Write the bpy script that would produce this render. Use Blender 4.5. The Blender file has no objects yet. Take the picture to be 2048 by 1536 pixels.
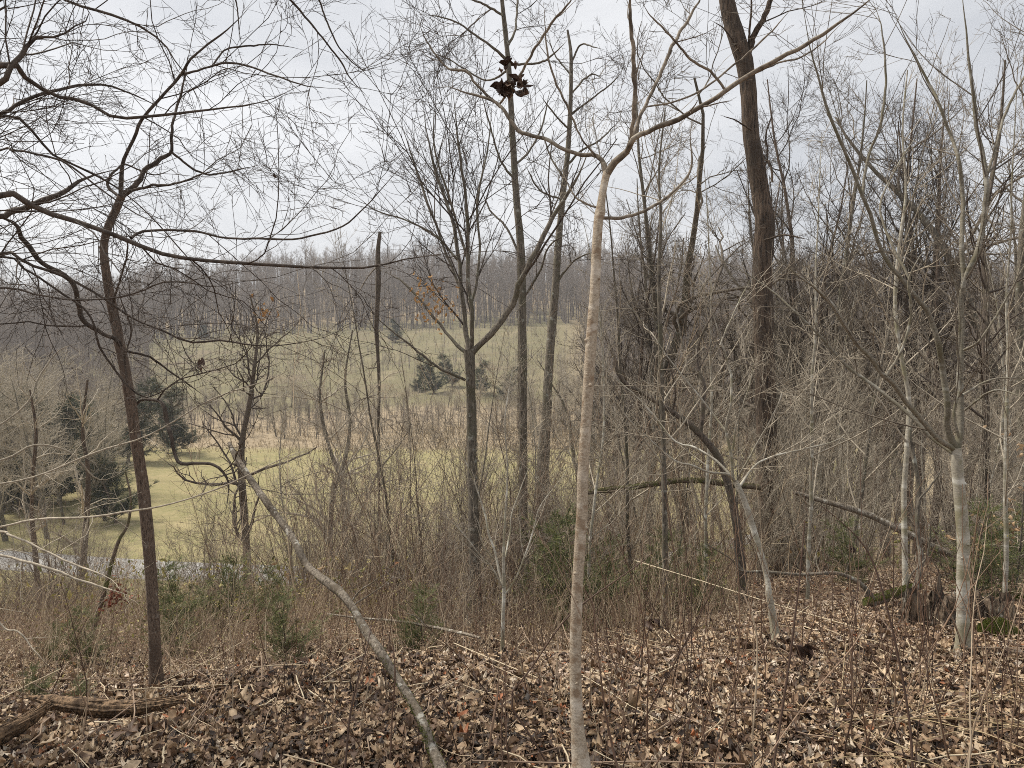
import bpy, math
import numpy as np
S = bpy.context.scene
PI = math.pi
rng = np.random.default_rng(11)

# ------------------------------------------------------------------ camera
F = 1450.0                      # focal length in pixels of the 2048 px wide photo
CAM = np.array([0.0, 0.0, 1.6])
TH = math.atan(68 / F)          # looking slightly down
cd = bpy.data.cameras.new('camera'); co = bpy.data.objects.new('camera', cd)
S.collection.objects.link(co); co.location = CAM
co.rotation_euler = (PI / 2 - TH, 0, 0)
cd.sensor_width = 36; cd.lens = 36 * F / 2048
cd.clip_start = 0.05; cd.clip_end = 3000
S.camera = co
S.view_settings.view_transform = 'Standard'; S.view_settings.look = 'None'
S.view_settings.exposure = 0.9; S.view_settings.gamma = 1
S.cycles.max_bounces = 5; S.cycles.diffuse_bounces = 4; S.cycles.glossy_bounces = 1
S.cycles.transmission_bounces = 1; S.cycles.transparent_max_bounces = 4
S.cycles.use_denoising = False; S.cycles.sample_clamp_indirect = 2; S.cycles.sample_clamp_direct = 6
S.cycles.pixel_filter_type = 'BLACKMAN_HARRIS'; S.cycles.filter_width = 0.95

# ------------------------------------------------------------------ sky + soft sun through cloud
SUN_EL, SUN_AZ = math.radians(54), math.radians(295)
w = bpy.data.worlds.new('World'); S.world = w; w.use_nodes = True
nt = w.node_tree; nt.nodes.clear()
def N(nt, t, **k):
    n = nt.nodes.new(t)
    for a, b in k.items():
        if a.startswith('i_'):
            n.inputs[a[2:].replace('_', ' ')].default_value = b
        else: setattr(n, a, b)
    return n
def ramp(nt, stops, fac):
    r = nt.nodes.new('ShaderNodeValToRGB'); e = r.color_ramp.elements
    while len(e) < len(stops): e.new(0.5)
    for i, (p, c) in enumerate(stops):
        e[i].position = p; e[i].color = (*c, 1) if len(c) == 3 else c
    nt.links.new(fac, r.inputs[0]); return r
sky = N(nt, 'ShaderNodeTexSky', sky_type='NISHITA', sun_disc=False, sun_elevation=SUN_EL, sun_rotation=SUN_AZ)
bg1 = N(nt, 'ShaderNodeBackground'); bg1.inputs[1].default_value = 0.06
nt.links.new(sky.outputs[0], bg1.inputs[0])
tc = N(nt, 'ShaderNodeTexCoord')
mp = N(nt, 'ShaderNodeMapping'); mp.inputs['Scale'].default_value = (1.1, 1.1, 3.4)
mp.inputs['Location'].default_value = (0.35, 0.2, 0.0)
nt.links.new(tc.outputs['Generated'], mp.inputs[0])
nz = N(nt, 'ShaderNodeTexNoise'); nz.inputs['Scale'].default_value = 1.7
nz.inputs['Detail'].default_value = 5; nz.inputs['Roughness'].default_value = 0.5; nz.inputs['Distortion'].default_value = 0.4
nt.links.new(mp.outputs[0], nz.inputs['Vector'])
cr = ramp(nt, [(0.34, (0.62, 0.64, 0.675)), (0.5, (0.79, 0.80, 0.82)), (0.66, (0.96, 0.963, 0.97))], nz.outputs['Fac'])
bg2 = N(nt, 'ShaderNodeBackground'); bg2.inputs[1].default_value = 0.58
nt.links.new(cr.outputs[0], bg2.inputs[0])
mx = N(nt, 'ShaderNodeMixShader'); mx.inputs[0].default_value = 0.9
nt.links.new(bg1.outputs[0], mx.inputs[1]); nt.links.new(bg2.outputs[0], mx.inputs[2])
wo = N(nt, 'ShaderNodeOutputWorld'); nt.links.new(mx.outputs[0], wo.inputs[0])
sl = bpy.data.lights.new('sun', 'SUN'); so = bpy.data.objects.new('sun', sl); S.collection.objects.link(so)
sl.energy = 2.9; sl.angle = math.radians(10); sl.color = (1.0, 0.93, 0.82)
so.rotation_euler = (PI / 2 - SUN_EL, 0, PI - SUN_AZ)

# ------------------------------------------------------------------ terrain
def smooth(a, b, x):
    t = np.clip((x - a) / (b - a), 0, 1); return t * t * (3 - 2 * t)
_lat = rng.random((256, 256))
def vnoise(x, y):
    x = np.asarray(x, float); y = np.asarray(y, float)
    xi = np.floor(x).astype(int); yi = np.floor(y).astype(int); fx = x - xi; fy = y - yi
    fx = fx * fx * (3 - 2 * fx); fy = fy * fy * (3 - 2 * fy)
    g = lambda a, b: _lat[a % 256, b % 256]
    return ((g(xi, yi) * (1 - fx) + g(xi + 1, yi) * fx) * (1 - fy) + (g(xi, yi + 1) * (1 - fx) + g(xi + 1, yi + 1) * fx) * fy) - 0.5
LY = [-60, -10, 0, 3, 4.0, 4.9, 6, 8, 13, 20, 28, 33.5, 90, 2000]
LZ = [2.5, .6, 0, -.15, -.42, -.80, -1.15, -1.75, -3.2, -5.8, -8.9, -10.4, -10.4, -10.4]
CY = [-60, -10, 0, 3, 4.7, 6, 8, 13, 20, 28, 33.5, 90, 2000]
CZ = [2.5, .6, 0, -.12, -.45, -1.0, -1.6, -3.1, -5.6, -8.7, -10.4, -10.4, -10.4]
RY = [-60, -10, 0, 3, 4.6, 5.6, 7, 9, 13, 20, 30, 45, 60, 2000]
RZ = [2.5, .6, 0, -.12, -.37, -.5, -.9, -1.3, -2.35, -4.2, -6.4, -8.8, -10.4, -10.4]
HY = [0, 88, 110, 150, 200, 260, 350, 400, 520, 900]
HZ = [0, 0, 1.0, 4.4, 9.4, 18.5, 39.5, 43.0, 40, 30]
def H(x, y):
    x = np.asarray(x, float); y = np.asarray(y, float)
    r = x / (np.maximum(y, 0) + 1.5)
    l = np.interp(y, LY, LZ); c = np.interp(y, CY, CZ); rr = np.interp(y, RY, RZ)
    a = smooth(-.5, -.1, r); b = smooth(.02, .45, r)
    z = (l * (1 - a) + c * a) * (1 - b) + rr * b
    bend = 10 * np.sin(x / 70 + 1.1) + 5 * np.sin(x / 31)
    hh = np.interp(y + bend * smooth(90, 160, y), HY, HZ)
    hh = hh * (0.76 + 0.34 * smooth(-.72, -.2, r) - .05 * smooth(.0, .4, r)) * (1 + 0.10 * vnoise(x / 90 + 7, y / 120 + 3))
    z = z + hh
    amp = smooth(1, 6, np.abs(y) + .5) * (1 - smooth(30, 36, y)) + smooth(92, 130, y) * 3
    z = z + amp * (0.10 * vnoise(x / 1.7, y / 1.7) + 0.28 * vnoise(x / 6 + 40, y / 6)) * smooth(5, 14, y)
    near = 1 - smooth(12, 20, y)
    return z + near * (0.05 * vnoise(x * 2.1, y * 2.1) + 0.025 * vnoise(x * 6, y * 6 + 9))
def Hs(x, y): return float(H(x, y))

# ------------------------------------------------------------------ pixel -> point at a chosen distance Y
def pt(px, py, Y):
    xc = (px - 1024) / F; yc = -(py - 768) / F
    d = np.array([xc, math.cos(TH) + yc * math.sin(TH), -math.sin(TH) + yc * math.cos(TH)])
    return CAM + d * (Y / d[1])
def ground_at(px, Y):
    x = (px - 1024) / F * Y
    return np.array([x, Y, Hs(x, Y)])

def gy(px, py):
    """distance at which the line through this pixel meets the ground"""
    ys_ = np.linspace(1.5, 30, 4000); d = pt(px, py, 1.0) - CAM
    zz = CAM[2] + d[2] * ys_; g = H(d[0] * ys_, ys_); i = np.argmax(zz < g + .02); return float(ys_[i])

# ------------------------------------------------------------------ mesh building
class MB:
    def __init__(s): s.v = []; s.q = []; s.t = []; s.uvq = []; s.uvt = []; s.tint = []; s.n = 0
    def add(s, v, q=None, t=None, uvq=None, uvt=None, tint=None):
        v = np.asarray(v, float).reshape(-1, 3)
        if q is not None and len(q):
            s.q.append(np.asarray(q) + s.n); s.uvq.append(np.zeros((len(q), 4, 2)) if uvq is None else uvq)
        if t is not None and len(t):
            s.t.append(np.asarray(t) + s.n); s.uvt.append(np.zeros((len(t), 3, 2)) if uvt is None else uvt)
        s.v.append(v); s.tint.append(np.full(len(v), .5) if tint is None else np.asarray(tint, float)); s.n += len(v)
    def mesh(s, name, mat, origin=(0, 0, 0), sm=True):
        v = np.concatenate(s.v) - np.asarray(origin)
        q = np.concatenate(s.q) if s.q else np.zeros((0, 4), int); t = np.concatenate(s.t) if s.t else np.zeros((0, 3), int)
        uv = np.concatenate([np.concatenate(s.uvq).reshape(-1, 2) if s.uvq else np.zeros((0, 2)), np.concatenate(s.uvt).reshape(-1, 2) if s.uvt else np.zeros((0, 2))])
        me = bpy.data.meshes.new(name)
        me.vertices.add(len(v)); me.vertices.foreach_set('co', v.astype(np.float32).ravel())
        li = np.concatenate([q.ravel(), t.ravel()]).astype(np.int32)
        me.loops.add(len(li)); me.loops.foreach_set('vertex_index', li)
        me.polygons.add(len(q) + len(t))
        ls = np.concatenate([np.arange(len(q)) * 4, len(q) * 4 + np.arange(len(t)) * 3]).astype(np.int32)
        me.polygons.foreach_set('loop_start', ls)
        me.polygons.foreach_set('use_smooth', np.full(len(ls), sm))
        ul = me.uv_layers.new(name='UVMap'); ul.data.foreach_set('uv', uv.astype(np.float32).ravel())
        at = me.attributes.new('tint', 'FLOAT', 'POINT'); at.data.foreach_set('value', np.concatenate(s.tint).astype(np.float32))
        me.materials.append(mat); me.update(calc_edges=True)
        return me
    def build(s, name, mat, parent=None, origin=(0, 0, 0), sm=True):
        o = bpy.data.objects.new(name, s.mesh(name, mat, origin, sm)); S.collection.objects.link(o)
        if parent is not None: o.parent = parent
        else: o.location = origin
        return o
def nrm(a): return a / (np.linalg.norm(a, axis=-1, keepdims=True) + 1e-12)
def tubes(mb, P, R, sides=3, tint=None, rough=0.0, cap=False):
    P = np.asarray(P, float); R = np.asarray(R, float)
    if P.ndim == 2: P = P[None]; R = R[None]
    if not len(P): return
    Nn, K, _ = P.shape
    T = nrm(np.gradient(P, axis=1))
    ref = np.where(np.abs(T[:, 0, 2:3]) > .8, np.array([[1., 0, 0]]), np.array([[0, 0, 1.]]))
    U = np.zeros_like(P); u = nrm(np.cross(T[:, 0], ref))
    for k in range(K):
        u = nrm(u - (u * T[:, k]).sum(-1, keepdims=True) * T[:, k]); U[:, k] = u
    V = np.cross(T, U)
    a = np.arange(sides) / sides * 2 * PI
    Rr = R[:, :, None] * np.ones(sides)
    if rough > 0:
        n = rng.normal(size=(Nn, K, sides)); n = (n + np.roll(n, 1, 2) * .6 + np.roll(n, 1, 1) * 1.2 + np.roll(n, 2, 1) * .8) / 1.9
        Rr = Rr * (1 + rough * n)
    v = P[:, :, None] + Rr[..., None] * (np.cos(a)[:, None] * U[:, :, None] + np.sin(a)[:, None] * V[:, :, None])
    base = (np.arange(Nn) * K * sides)[:, None, None]; kk = (np.arange(K - 1) * sides)[None, :, None]
    j = np.arange(sides)[None, None]; j2 = (j + 1) % sides
    q = np.stack(np.broadcast_arrays(base + kk + j, base + kk + j2, base + kk + sides + j2, base + kk + sides + j), -1).reshape(-1, 4)
    L = np.concatenate([np.zeros((Nn, 1)), np.cumsum(np.linalg.norm(np.diff(P, axis=1), axis=-1), 1)], 1)
    u0 = np.broadcast_to(j / sides, (Nn, K - 1, sides)); u1 = u0 + 1 / sides
    l0 = np.broadcast_to(L[:, :-1, None], u0.shape); l1 = np.broadcast_to(L[:, 1:, None], u0.shape)
    uv = np.stack([np.stack([u0, l0], -1), np.stack([u1, l0], -1), np.stack([u1, l1], -1), np.stack([u0, l1], -1)], -2).reshape(-1, 4, 2)
    tt = rng.random(Nn) if tint is None else np.broadcast_to(tint, (Nn,))
    mb.add(v, q=q, uvq=uv, tint=np.repeat(tt, K * sides))
    if cap:
        for i in range(Nn):
            for kx, sgn in ((0, -1), (K - 1, 1)):
                ring = v[i, kx]; c = ring.mean(0) + T[i, kx] * sgn * R[i, kx] * rng.uniform(-.4, .2)
                vv = np.vstack([ring + rng.normal(size=ring.shape) * R[i, kx] * .0, c]); jj = np.arange(sides)
                f = np.stack([jj, (jj + 1) % sides, np.full(sides, sides)], 1)
                mb.add(vv, t=f if sgn > 0 else f[:, ::-1], tint=np.full(len(vv), .9))
def curve(p, K):
    """rows x,y,z,r -> smooth resample to K points"""
    p = np.asarray(p, float); n = len(p)
    if n > 2:
        e = np.vstack([2 * p[0] - p[1], p, 2 * p[-1] - p[-2]]); out = []
        for i in range(n - 1):
            a, b, c, d = e[i:i + 4]; t = np.linspace(0, 1, 12, endpoint=False)[:, None]
            out.append(.5 * (2 * b + (c - a) * t + (2 * a - 5 * b + 4 * c - d) * t * t + (3 * b - a - 3 * c + d) * t ** 3))
        out.append(p[-1:]); p = np.vstack(out)
    s = np.concatenate([[0], np.cumsum(np.linalg.norm(np.diff(p[:, :3], axis=0), axis=1))])
    x = np.linspace(0, s[-1], K)
    q = np.stack([np.interp(x, s, p[:, i]) for i in range(4)], 1)
    return q[:, :3], np.maximum(q[:, 3], .0004)
def trace(pts, Y0, Y1=None, K=32, wob=0.0):
    """pixel polyline (x, y, width) laid out between the distances Y0 and Y1"""
    Y1 = Y0 if Y1 is None else Y1; n = len(pts); rows = []; w = 4.0
    for i, p in enumerate(pts):
        Y = Y0 + (Y1 - Y0) * i / (n - 1) + (wob * rng.normal() if 0 < i < n - 1 else 0)
        if len(p) > 2: w = p[2]
        rows.append([*pt(p[0], p[1], Y), w * .85 / 2 / F * Y])
    rows = np.array(rows)
    idx = [i for i, p in enumerate(pts) if len(p) > 2]         # widths in between are interpolated
    if len(idx) > 1: rows[:, 3] = np.interp(range(n), idx, [rows[i, 3] for i in idx])
    return curve(rows, K)
def spawn(P, R, dens, ang, ln, K=5, t0=.1, t1=1., asd=10, shape=.5, wob=.12, up=.0, rfac=.6, rmin=.0008, rmax=1., flat=0., droop=0, minn=0, lsd=.3):
    P = np.asarray(P); R = np.asarray(R)
    if P.ndim == 2: P = P[None]; R = R[None]
    Nn, Kp, _ = P.shape
    L = np.linalg.norm(np.diff(P, axis=1), axis=-1).sum(1)
    cnt = np.maximum(rng.poisson(dens * L * (t1 - t0)), minn); idx = np.repeat(np.arange(Nn), cnt); M = len(idx)
    if M == 0: return np.zeros((0, K, 3)), np.zeros((0, K))
    t = rng.uniform(t0, t1, M); f = np.minimum(t * (Kp - 1), Kp - 1.001); k = f.astype(int); a = (f - k)[:, None]
    p = P[idx, k] * (1 - a) + P[idx, k + 1] * a; T = nrm(P[idx, k + 1] - P[idx, k])
    r = R[idx, k] * (1 - a[:, 0]) + R[idx, k + 1] * a[:, 0]
    s = rng.normal(size=(M, 3)); s[:, 2] *= (1 - flat); s = nrm(s - (s * T).sum(-1, keepdims=True) * T)
    if flat > 0: s[:, 2] *= (1 - flat); s = nrm(s)
    A = np.radians(rng.normal(ang, asd, M))[:, None]
    d = nrm(np.cos(A) * T + np.sin(A) * s)
    l = ln * np.exp(rng.normal(0, lsd, M)) * (1 - shape * t); seg = (l / (K - 1))[:, None]
    out = [p]
    for j in range(K - 1):
        d = nrm(d + wob * rng.normal(size=(M, 3)) + np.array([0, 0, up - droop]) / K); p = p + d * seg; out.append(p)
    r0 = np.clip(r * rfac, rmin, rmax)[:, None]
    return np.stack(out, 1), r0 + (np.maximum(r0 * .35, rmin * .7) - r0) * np.linspace(0, 1, K)[None]

# ------------------------------------------------------------------ materials
MATS = {}
def mat_base(name):
    m = bpy.data.materials.new(name); m.use_nodes = True; t = m.node_tree; b = t.nodes['Principled BSDF']
    b.inputs['Roughness'].default_value = .85; b.inputs['Specular IOR Level'].default_value = .25; return m, t, b
def bark(name, c1, c2, c3=None, sc=30, zs=.15, bump=.4, dist=.01, blotch=4, lichen=None, moss=None, jitter=.12, fine=False):
    """c1 dark, c2 main, c3 blotch colour; grain stretched along the stem"""
    m, t, b = mat_base(name); L = t.links.new
    tc = N(t, 'ShaderNodeTexCoord'); mp = N(t, 'ShaderNodeMapping'); mp.inputs['Scale'].default_value = (sc, sc, sc * zs)
    L(tc.outputs['Object'], mp.inputs[0])
    n1 = N(t, 'ShaderNodeTexNoise'); n1.inputs['Scale'].default_value = 1; n1.inputs['Detail'].default_value = 6; n1.inputs['Roughness'].default_value = .65
    L(mp.outputs[0], n1.inputs['Vector'])
    r1 = ramp(t, [(.36, c1), (.58, c2)], n1.outputs['Fac']); col = r1.outputs[0]
    def over(col, c, scale, lo, hi, seed, stretch=None, amt=1.0):
        mq = N(t, 'ShaderNodeMapping'); mq.inputs['Location'].default_value = (seed, seed * .7, seed * .3)
        if stretch: mq.inputs['Scale'].default_value = stretch
        L(tc.outputs['Object'], mq.inputs[0])
        n = N(t, 'ShaderNodeTexNoise'); n.inputs['Scale'].default_value = scale; n.inputs['Detail'].default_value = 5; n.inputs['Roughness'].default_value = .6
        L(mq.outputs[0], n.inputs['Vector'])
        r = ramp(t, [(lo, (0, 0, 0)), (hi, (amt, amt, amt))], n.outputs['Fac'])
        x = N(t, 'ShaderNodeMix', data_type='RGBA'); L(r.outputs[0], x.inputs[0]); L(col, x.inputs[6]); x.inputs[7].default_value = (*c, 1)
        return x.outputs[2]
    col = over(col, tuple(.75 * a for a in c1), 190, .60, .70, 31.7)
    if fine: col = over(col, tuple(.55 * a for a in c2), 60, .56, .62, 51.7, (1.2, 1.2, 5.0), .7)
    if c3: col = over(col, c3, blotch, .5, .62, 3.1)
    if lichen: col = over(col, lichen[0], lichen[1], lichen[2], lichen[2] + (.16 if len(lichen) > 3 else .06), 11.3, lichen[3] if len(lichen) > 3 else None, .8)
    if moss: col = over(col, moss[0], moss[1], moss[2], moss[2] + .08, 23.3)
    oi = N(t, 'ShaderNodeObjectInfo'); mr = N(t, 'ShaderNodeMapRange'); mr.inputs[3].default_value = 1 - jitter; mr.inputs[4].default_value = 1 + jitter
    L(oi.outputs['Random'], mr.inputs[0])
    hs = N(t, 'ShaderNodeHueSaturation'); L(mr.outputs[0], hs.inputs['Value']); L(col, hs.inputs['Color'])
    L(hs.outputs[0], b.inputs['Base Color'])
    bp = N(t, 'ShaderNodeBump'); bp.inputs['Strength'].default_value = bump; bp.inputs['Distance'].default_value = dist
    L(n1.outputs['Fac'], bp.inputs['Height']); L(bp.outputs[0], b.inputs['Normal'])
    MATS[name] = m; return m
def tinted(name, stops, rough=.8, spec=.25, trans=0, noise=0):
    m, t, b = mat_base(name); L = t.links.new
    at = N(t, 'ShaderNodeAttribute', attribute_name='tint'); r = ramp(t, stops, at.outputs['Fac']); col = r.outputs[0]
    if noise:
        n = N(t, 'ShaderNodeTexNoise'); n.inputs['Scale'].default_value = noise; n.inputs['Detail'].default_value = 4
        g = N(t, 'ShaderNodeNewGeometry'); L(g.outputs['Position'], n.inputs['Vector'])
        mr = N(t, 'ShaderNodeMapRange'); mr.inputs[1].default_value = .3; mr.inputs[2].default_value = .7; mr.inputs[3].default_value = .6; mr.inputs[4].default_value = 1.25
        L(n.outputs['Fac'], mr.inputs[0]); hs = N(t, 'ShaderNodeHueSaturation'); L(mr.outputs[0], hs.inputs['Value']); L(col, hs.inputs['Color']); col = hs.outputs[0]
    L(col, b.inputs['Base Color']); b.inputs['Roughness'].default_value = rough; b.inputs['Specular IOR Level'].default_value = spec
    if trans:
        tr = N(t, 'ShaderNodeBsdfTranslucent'); L(col, tr.inputs[0]); ms = N(t, 'ShaderNodeMixShader'); ms.inputs[0].default_value = trans
        L(b.outputs[0], ms.inputs[1]); L(tr.outputs[0], ms.inputs[2]); L(ms.outputs[0], t.nodes['Material Output'].inputs[0])
    MATS[name] = m; return m
M = MATS
bark('pale_bark', (.27, .215, .155), (.47, .395, .30), (.25, .18, .12), sc=110, zs=1.2, bump=.8, dist=.004, blotch=24, lichen=((.60, .54, .45), 16, .50, (.6, .6, 1.0)), fine=True)
bark('pale_limb', (.14, .112, .085), (.29, .245, .19), (.10, .08, .06), sc=60, zs=.8, bump=.3, dist=.003, blotch=11, lichen=((.42, .38, .31), 14, .6))  # darker than the trunk: silhouette against the sky painted into the bark colour
bark('pale_twig', (.13, .105, .085), (.26, .22, .175), sc=40, zs=.4, bump=.2, dist=.002)
bark('brown_bark', (.06, .042, .032), (.195, .145, .11), (.12, .09, .07), sc=110, zs=.30, bump=.8, dist=.006, blotch=5, lichen=((.28, .25, .21), 20, .62))
bark('oak_bark', (.016, .012, .010), (.155, .112, .08), (.07, .053, .04), sc=34, zs=.13, bump=1., dist=.04, blotch=1.4)
bark('grey_bark', (.055, .047, .038), (.19, .165, .13), (.11, .10, .07), sc=60, zs=.25, bump=.6, dist=.008, blotch=5, lichen=((.34, .34, .29), 9, .6))
bark('maple_bark', (.20, .18, .145), (.37, .34, .275), (.22, .20, .13), sc=60, zs=2.2, bump=.3, dist=.003, blotch=4, lichen=((.58, .565, .50), 6, .50, (.35, .35, 2.0)), fine=True, moss=((.20, .185, .12), 3, .6))
bark('mid_twig', (.085, .07, .055), (.19, .16, .125), sc=30, zs=.4, bump=.2, dist=.003)  # crown twigs against the sky: backlit darkness put into the colour
bark('maple_limb', (.12, .105, .08), (.25, .225, .175), (.15, .135, .09), sc=60, zs=1.5, bump=.4, dist=.003, blotch=6, lichen=((.42, .41, .36), 6, .54, (.35, .35, 2.0)), fine=True)  # upper maple stems, colour darkened to read as silhouettes on the sky
bark('dead_bark', (.06, .047, .036), (.27, .23, .18), (.13, .105, .075), sc=75, zs=.3, bump=1., dist=.01, blotch=13, lichen=((.46, .44, .38), 19, .58))
bark('mossy_bark', (.055, .042, .03), (.17, .13, .095), (.09, .075, .04), sc=50, zs=.4, bump=.8, dist=.01, blotch=6, moss=((.085, .095, .025), 4.5, .54))
bark('dark_bark', (.045, .037, .03), (.15, .12, .095), (.10, .085, .06), sc=50, zs=.3, bump=.8, dist=.01, blotch=6, lichen=((.22, .20, .16), 9, .64))
bark('rotten_wood', (.022, .015, .010), (.30, .20, .12), (.07, .045, .028), sc=60, zs=.35, bump=1., dist=.012, blotch=7, lichen=((.30, .26, .21), 9, .62))
bark('dark_twig', (.038, .03, .025), (.10, .08, .065), sc=30, zs=.4, bump=.2, dist=.003)  # near black colour stands in for twigs silhouetted by bright sky
bark('grey_twig', (.25, .215, .165), (.44, .385, .30), sc=30, zs=.4, bump=.2, dist=.003)  # pale colour stands in for light caught by low twigs
bark('far_wood', (.15, .125, .108), (.26, .22, .192), sc=1, zs=.4, bump=.2, dist=.003, jitter=.3)
bark('stump_wood', (.014, .011, .009), (.20, .15, .105), (.05, .038, .028), sc=42, zs=.22, bump=1., dist=.02, blotch=9, lichen=((.34, .30, .25), 14, .66, (1, 1, .3)))
tinted('leaf_litter', [(0, (.026, .017, .012)), (.22, (.075, .043, .027)), (.42, (.17, .102, .06)), (.56, (.285, .188, .113)), (.72, (.41, .292, .18)), (.88, (.51, .395, .265)), (.98, (.60, .52, .42)), (1, (.34, .13, .055))], rough=.62, spec=.4, trans=.12, noise=35)
tinted('cane', [(0, (.055, .034, .026)), (.45, (.15, .09, .06)), (.75, (.27, .185, .125)), (1, (.42, .34, .24))], rough=.6)
tinted('brush', [(0, (.11, .074, .053)), (.3, (.22, .152, .11)), (.55, (.34, .25, .175)), (.8, (.48, .385, .26)), (1, (.60, .51, .36))], rough=.7)
tinted('green_leaf', [(0, (.11, .12, .04)), (.45, (.27, .25, .08)), (.7, (.42, .36, .13)), (.9, (.42, .33, .18)), (1, (.30, .14, .07))], rough=.6, trans=.2)
tinted('cedar_green', [(0, (.055, .075, .03)), (.5, (.125, .15, .055)), (.85, (.20, .215, .08)), (1, (.24, .19, .09))], rough=.7)
tinted('far_cedar', [(0, (.03, .042, .024)), (.6, (.06, .075, .038)), (1, (.10, .11, .055))], rough=.8)
tinted('dead_leaf', [(0, (.03, .018, .014)), (.6, (.08, .048, .034)), (1, (.15, .09, .06))], rough=.6, trans=.1)
tinted('red_leaf', [(0, (.10, .03, .018)), (1, (.26, .085, .05))], rough=.6, trans=.15)
tinted('gold_leaf', [(0, (.26, .13, .045)), (1, (.50, .31, .14))], rough=.6, trans=.25)
tinted('beech_leaf', [(0, (.33, .20, .11)), (1, (.58, .42, .26))], rough=.6, trans=.25)
tinted('moss', [(0, (.06, .075, .012)), (1, (.15, .16, .035))], rough=.95)
tinted('dry_grass', [(0, (.22, .16, .09)), (.6, (.36, .28, .16)), (1, (.50, .41, .26))], rough=.7)

# ground: vertex weights say which cover grows where
def ground_mat():
    m, t, b = mat_base('ground'); L = t.links.new
    g = N(t, 'ShaderNodeNewGeometry')
    def noise(s, d=5, r=.6):
        n = N(t, 'ShaderNodeTexNoise'); n.inputs['Scale'].default_value = s; n.inputs['Detail'].default_value = d; n.inputs['Roughness'].default_value = r
        L(g.outputs['Position'], n.inputs['Vector']); return n.outputs['Fac']
    def mix(f, a, c):
        x = N(t, 'ShaderNodeMix', data_type='RGBA'); L(f, x.inputs[0]); L(a, x.inputs[6]); L(c, x.inputs[7]); return x.outputs[2]
    wood = ramp(t, [(.3, (.15, .12, .08)), (.5, (.29, .23, .155)), (.7, (.42, .35, .24))], noise(1.3, 8, .75)).outputs[0]
    litter = ramp(t, [(.35, (.035, .022, .015)), (.5, (.13, .085, .055)), (.65, (.27, .18, .12))], noise(22, 6, .7)).outputs[0]
    f1 = ramp(t, [(.3, (.14, .145, .06)), (.45, (.24, .22, .105)), (.55, (.29, .25, .13)), (.7, (.38, .31, .18))], noise(.16, 10, .8)).outputs[0]
    f2 = ramp(t, [(.35, (.12, .13, .05)), (.5, (.26, .22, .12)), (.65, (.40, .32, .19))], noise(1.6, 8, .8)).outputs[0]
    fm = N(t, 'ShaderNodeMix', data_type='RGBA'); fm.inputs[0].default_value = .4; L(f1, fm.inputs[6]); L(f2, fm.inputs[7])
    mead = ramp(t, [(.35, (.18, .145, .095)), (.5, (.165, .15, .085)), (.65, (.22, .185, .115))], noise(.05, 8, .7)).outputs[0]
    at = N(t, 'ShaderNodeAttribute', attribute_name='cover'); sp = N(t, 'ShaderNodeSeparateColor'); L(at.outputs['Color'], sp.inputs[0])
    c = mix(sp.outputs[0], wood, litter); c = mix(sp.outputs[1], c, fm.outputs[2]); c = mix(sp.outputs[2], c, mead)
    L(c, b.inputs['Base Color']); b.inputs['Specular IOR Level'].default_value = .1; b.inputs['Roughness'].default_value = .95
    bp = N(t, 'ShaderNodeBump'); bp.inputs['Strength'].default_value = .6; bp.inputs['Distance'].default_value = .05
    L(noise(9, 8, .7), bp.inputs['Height']); L(bp.outputs[0], b.inputs['Normal']); return m
us = np.linspace(-1, 1, 441); xs = 7.0 * np.sinh(us * 5.1); us = np.linspace(-.42, 1, 560); ys = 6.5 * np.sinh(us * 5.4) + 4
X, Y = np.meshgrid(xs, ys); Z = H(X, Y); nx, ny = len(xs), len(ys)
Z = Z - .012 * (1 - smooth(60, 120, Y))
ij = (np.arange(ny - 1)[:, None] * nx + np.arange(nx - 1)[None]).reshape(-1)
gb = MB(); gb.add(np.stack([X, Y, Z], -1), q=np.stack([ij, ij + 1, ij + nx + 1, ij + nx], 1))
go = gb.build('ground', ground_mat()); go['kind'] = 'structure'
RX = np.array([-300, -120, -60, -40, -30, -17, 0, 20, 40, 80, 200]); RYc = np.array([90, 66, 49, 43.6, 41.2, 38.7, 37.2, 37.2, 39, 45, 70.])
nse = 6 * vnoise(X / 9, Y / 9) + 3 * vnoise(X / 2.3, Y / 2.3)
rr_ = X / (Y + 1.5)
fieldw = smooth(32.5, 34, Y + nse * .25 + 9 * smooth(.3, .5, -rr_)) * (1 - smooth(86, 90, Y + nse * .5)) * (1 - smooth(.45, .6, rr_))
mid = Y + 14 * vnoise(X / 40, Y / 40)
mead = smooth(112, 122, mid) * (1 - smooth(262, 280, mid - 60 * rr_ * (rr_ > 0) + 25 * np.minimum(rr_ + .3, 0))) * smooth(-.66, -.60, rr_ + .03 * vnoise(X / 20, Y / 20) - .0012 * (Y - 215)) * (1 - smooth(.05, .12, rr_))
litw = 1 - smooth(12, 17, Y)
litw = np.where(Y < 30, np.maximum(litw, .25), 0)
colr = np.stack([litw, fieldw, mead, np.ones_like(litw)], -1).reshape(-1, 4)
ca = go.data.color_attributes.new('cover', 'FLOAT_COLOR', 'POINT'); ca.data.foreach_set('color', colr.astype(np.float32).ravel())
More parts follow.
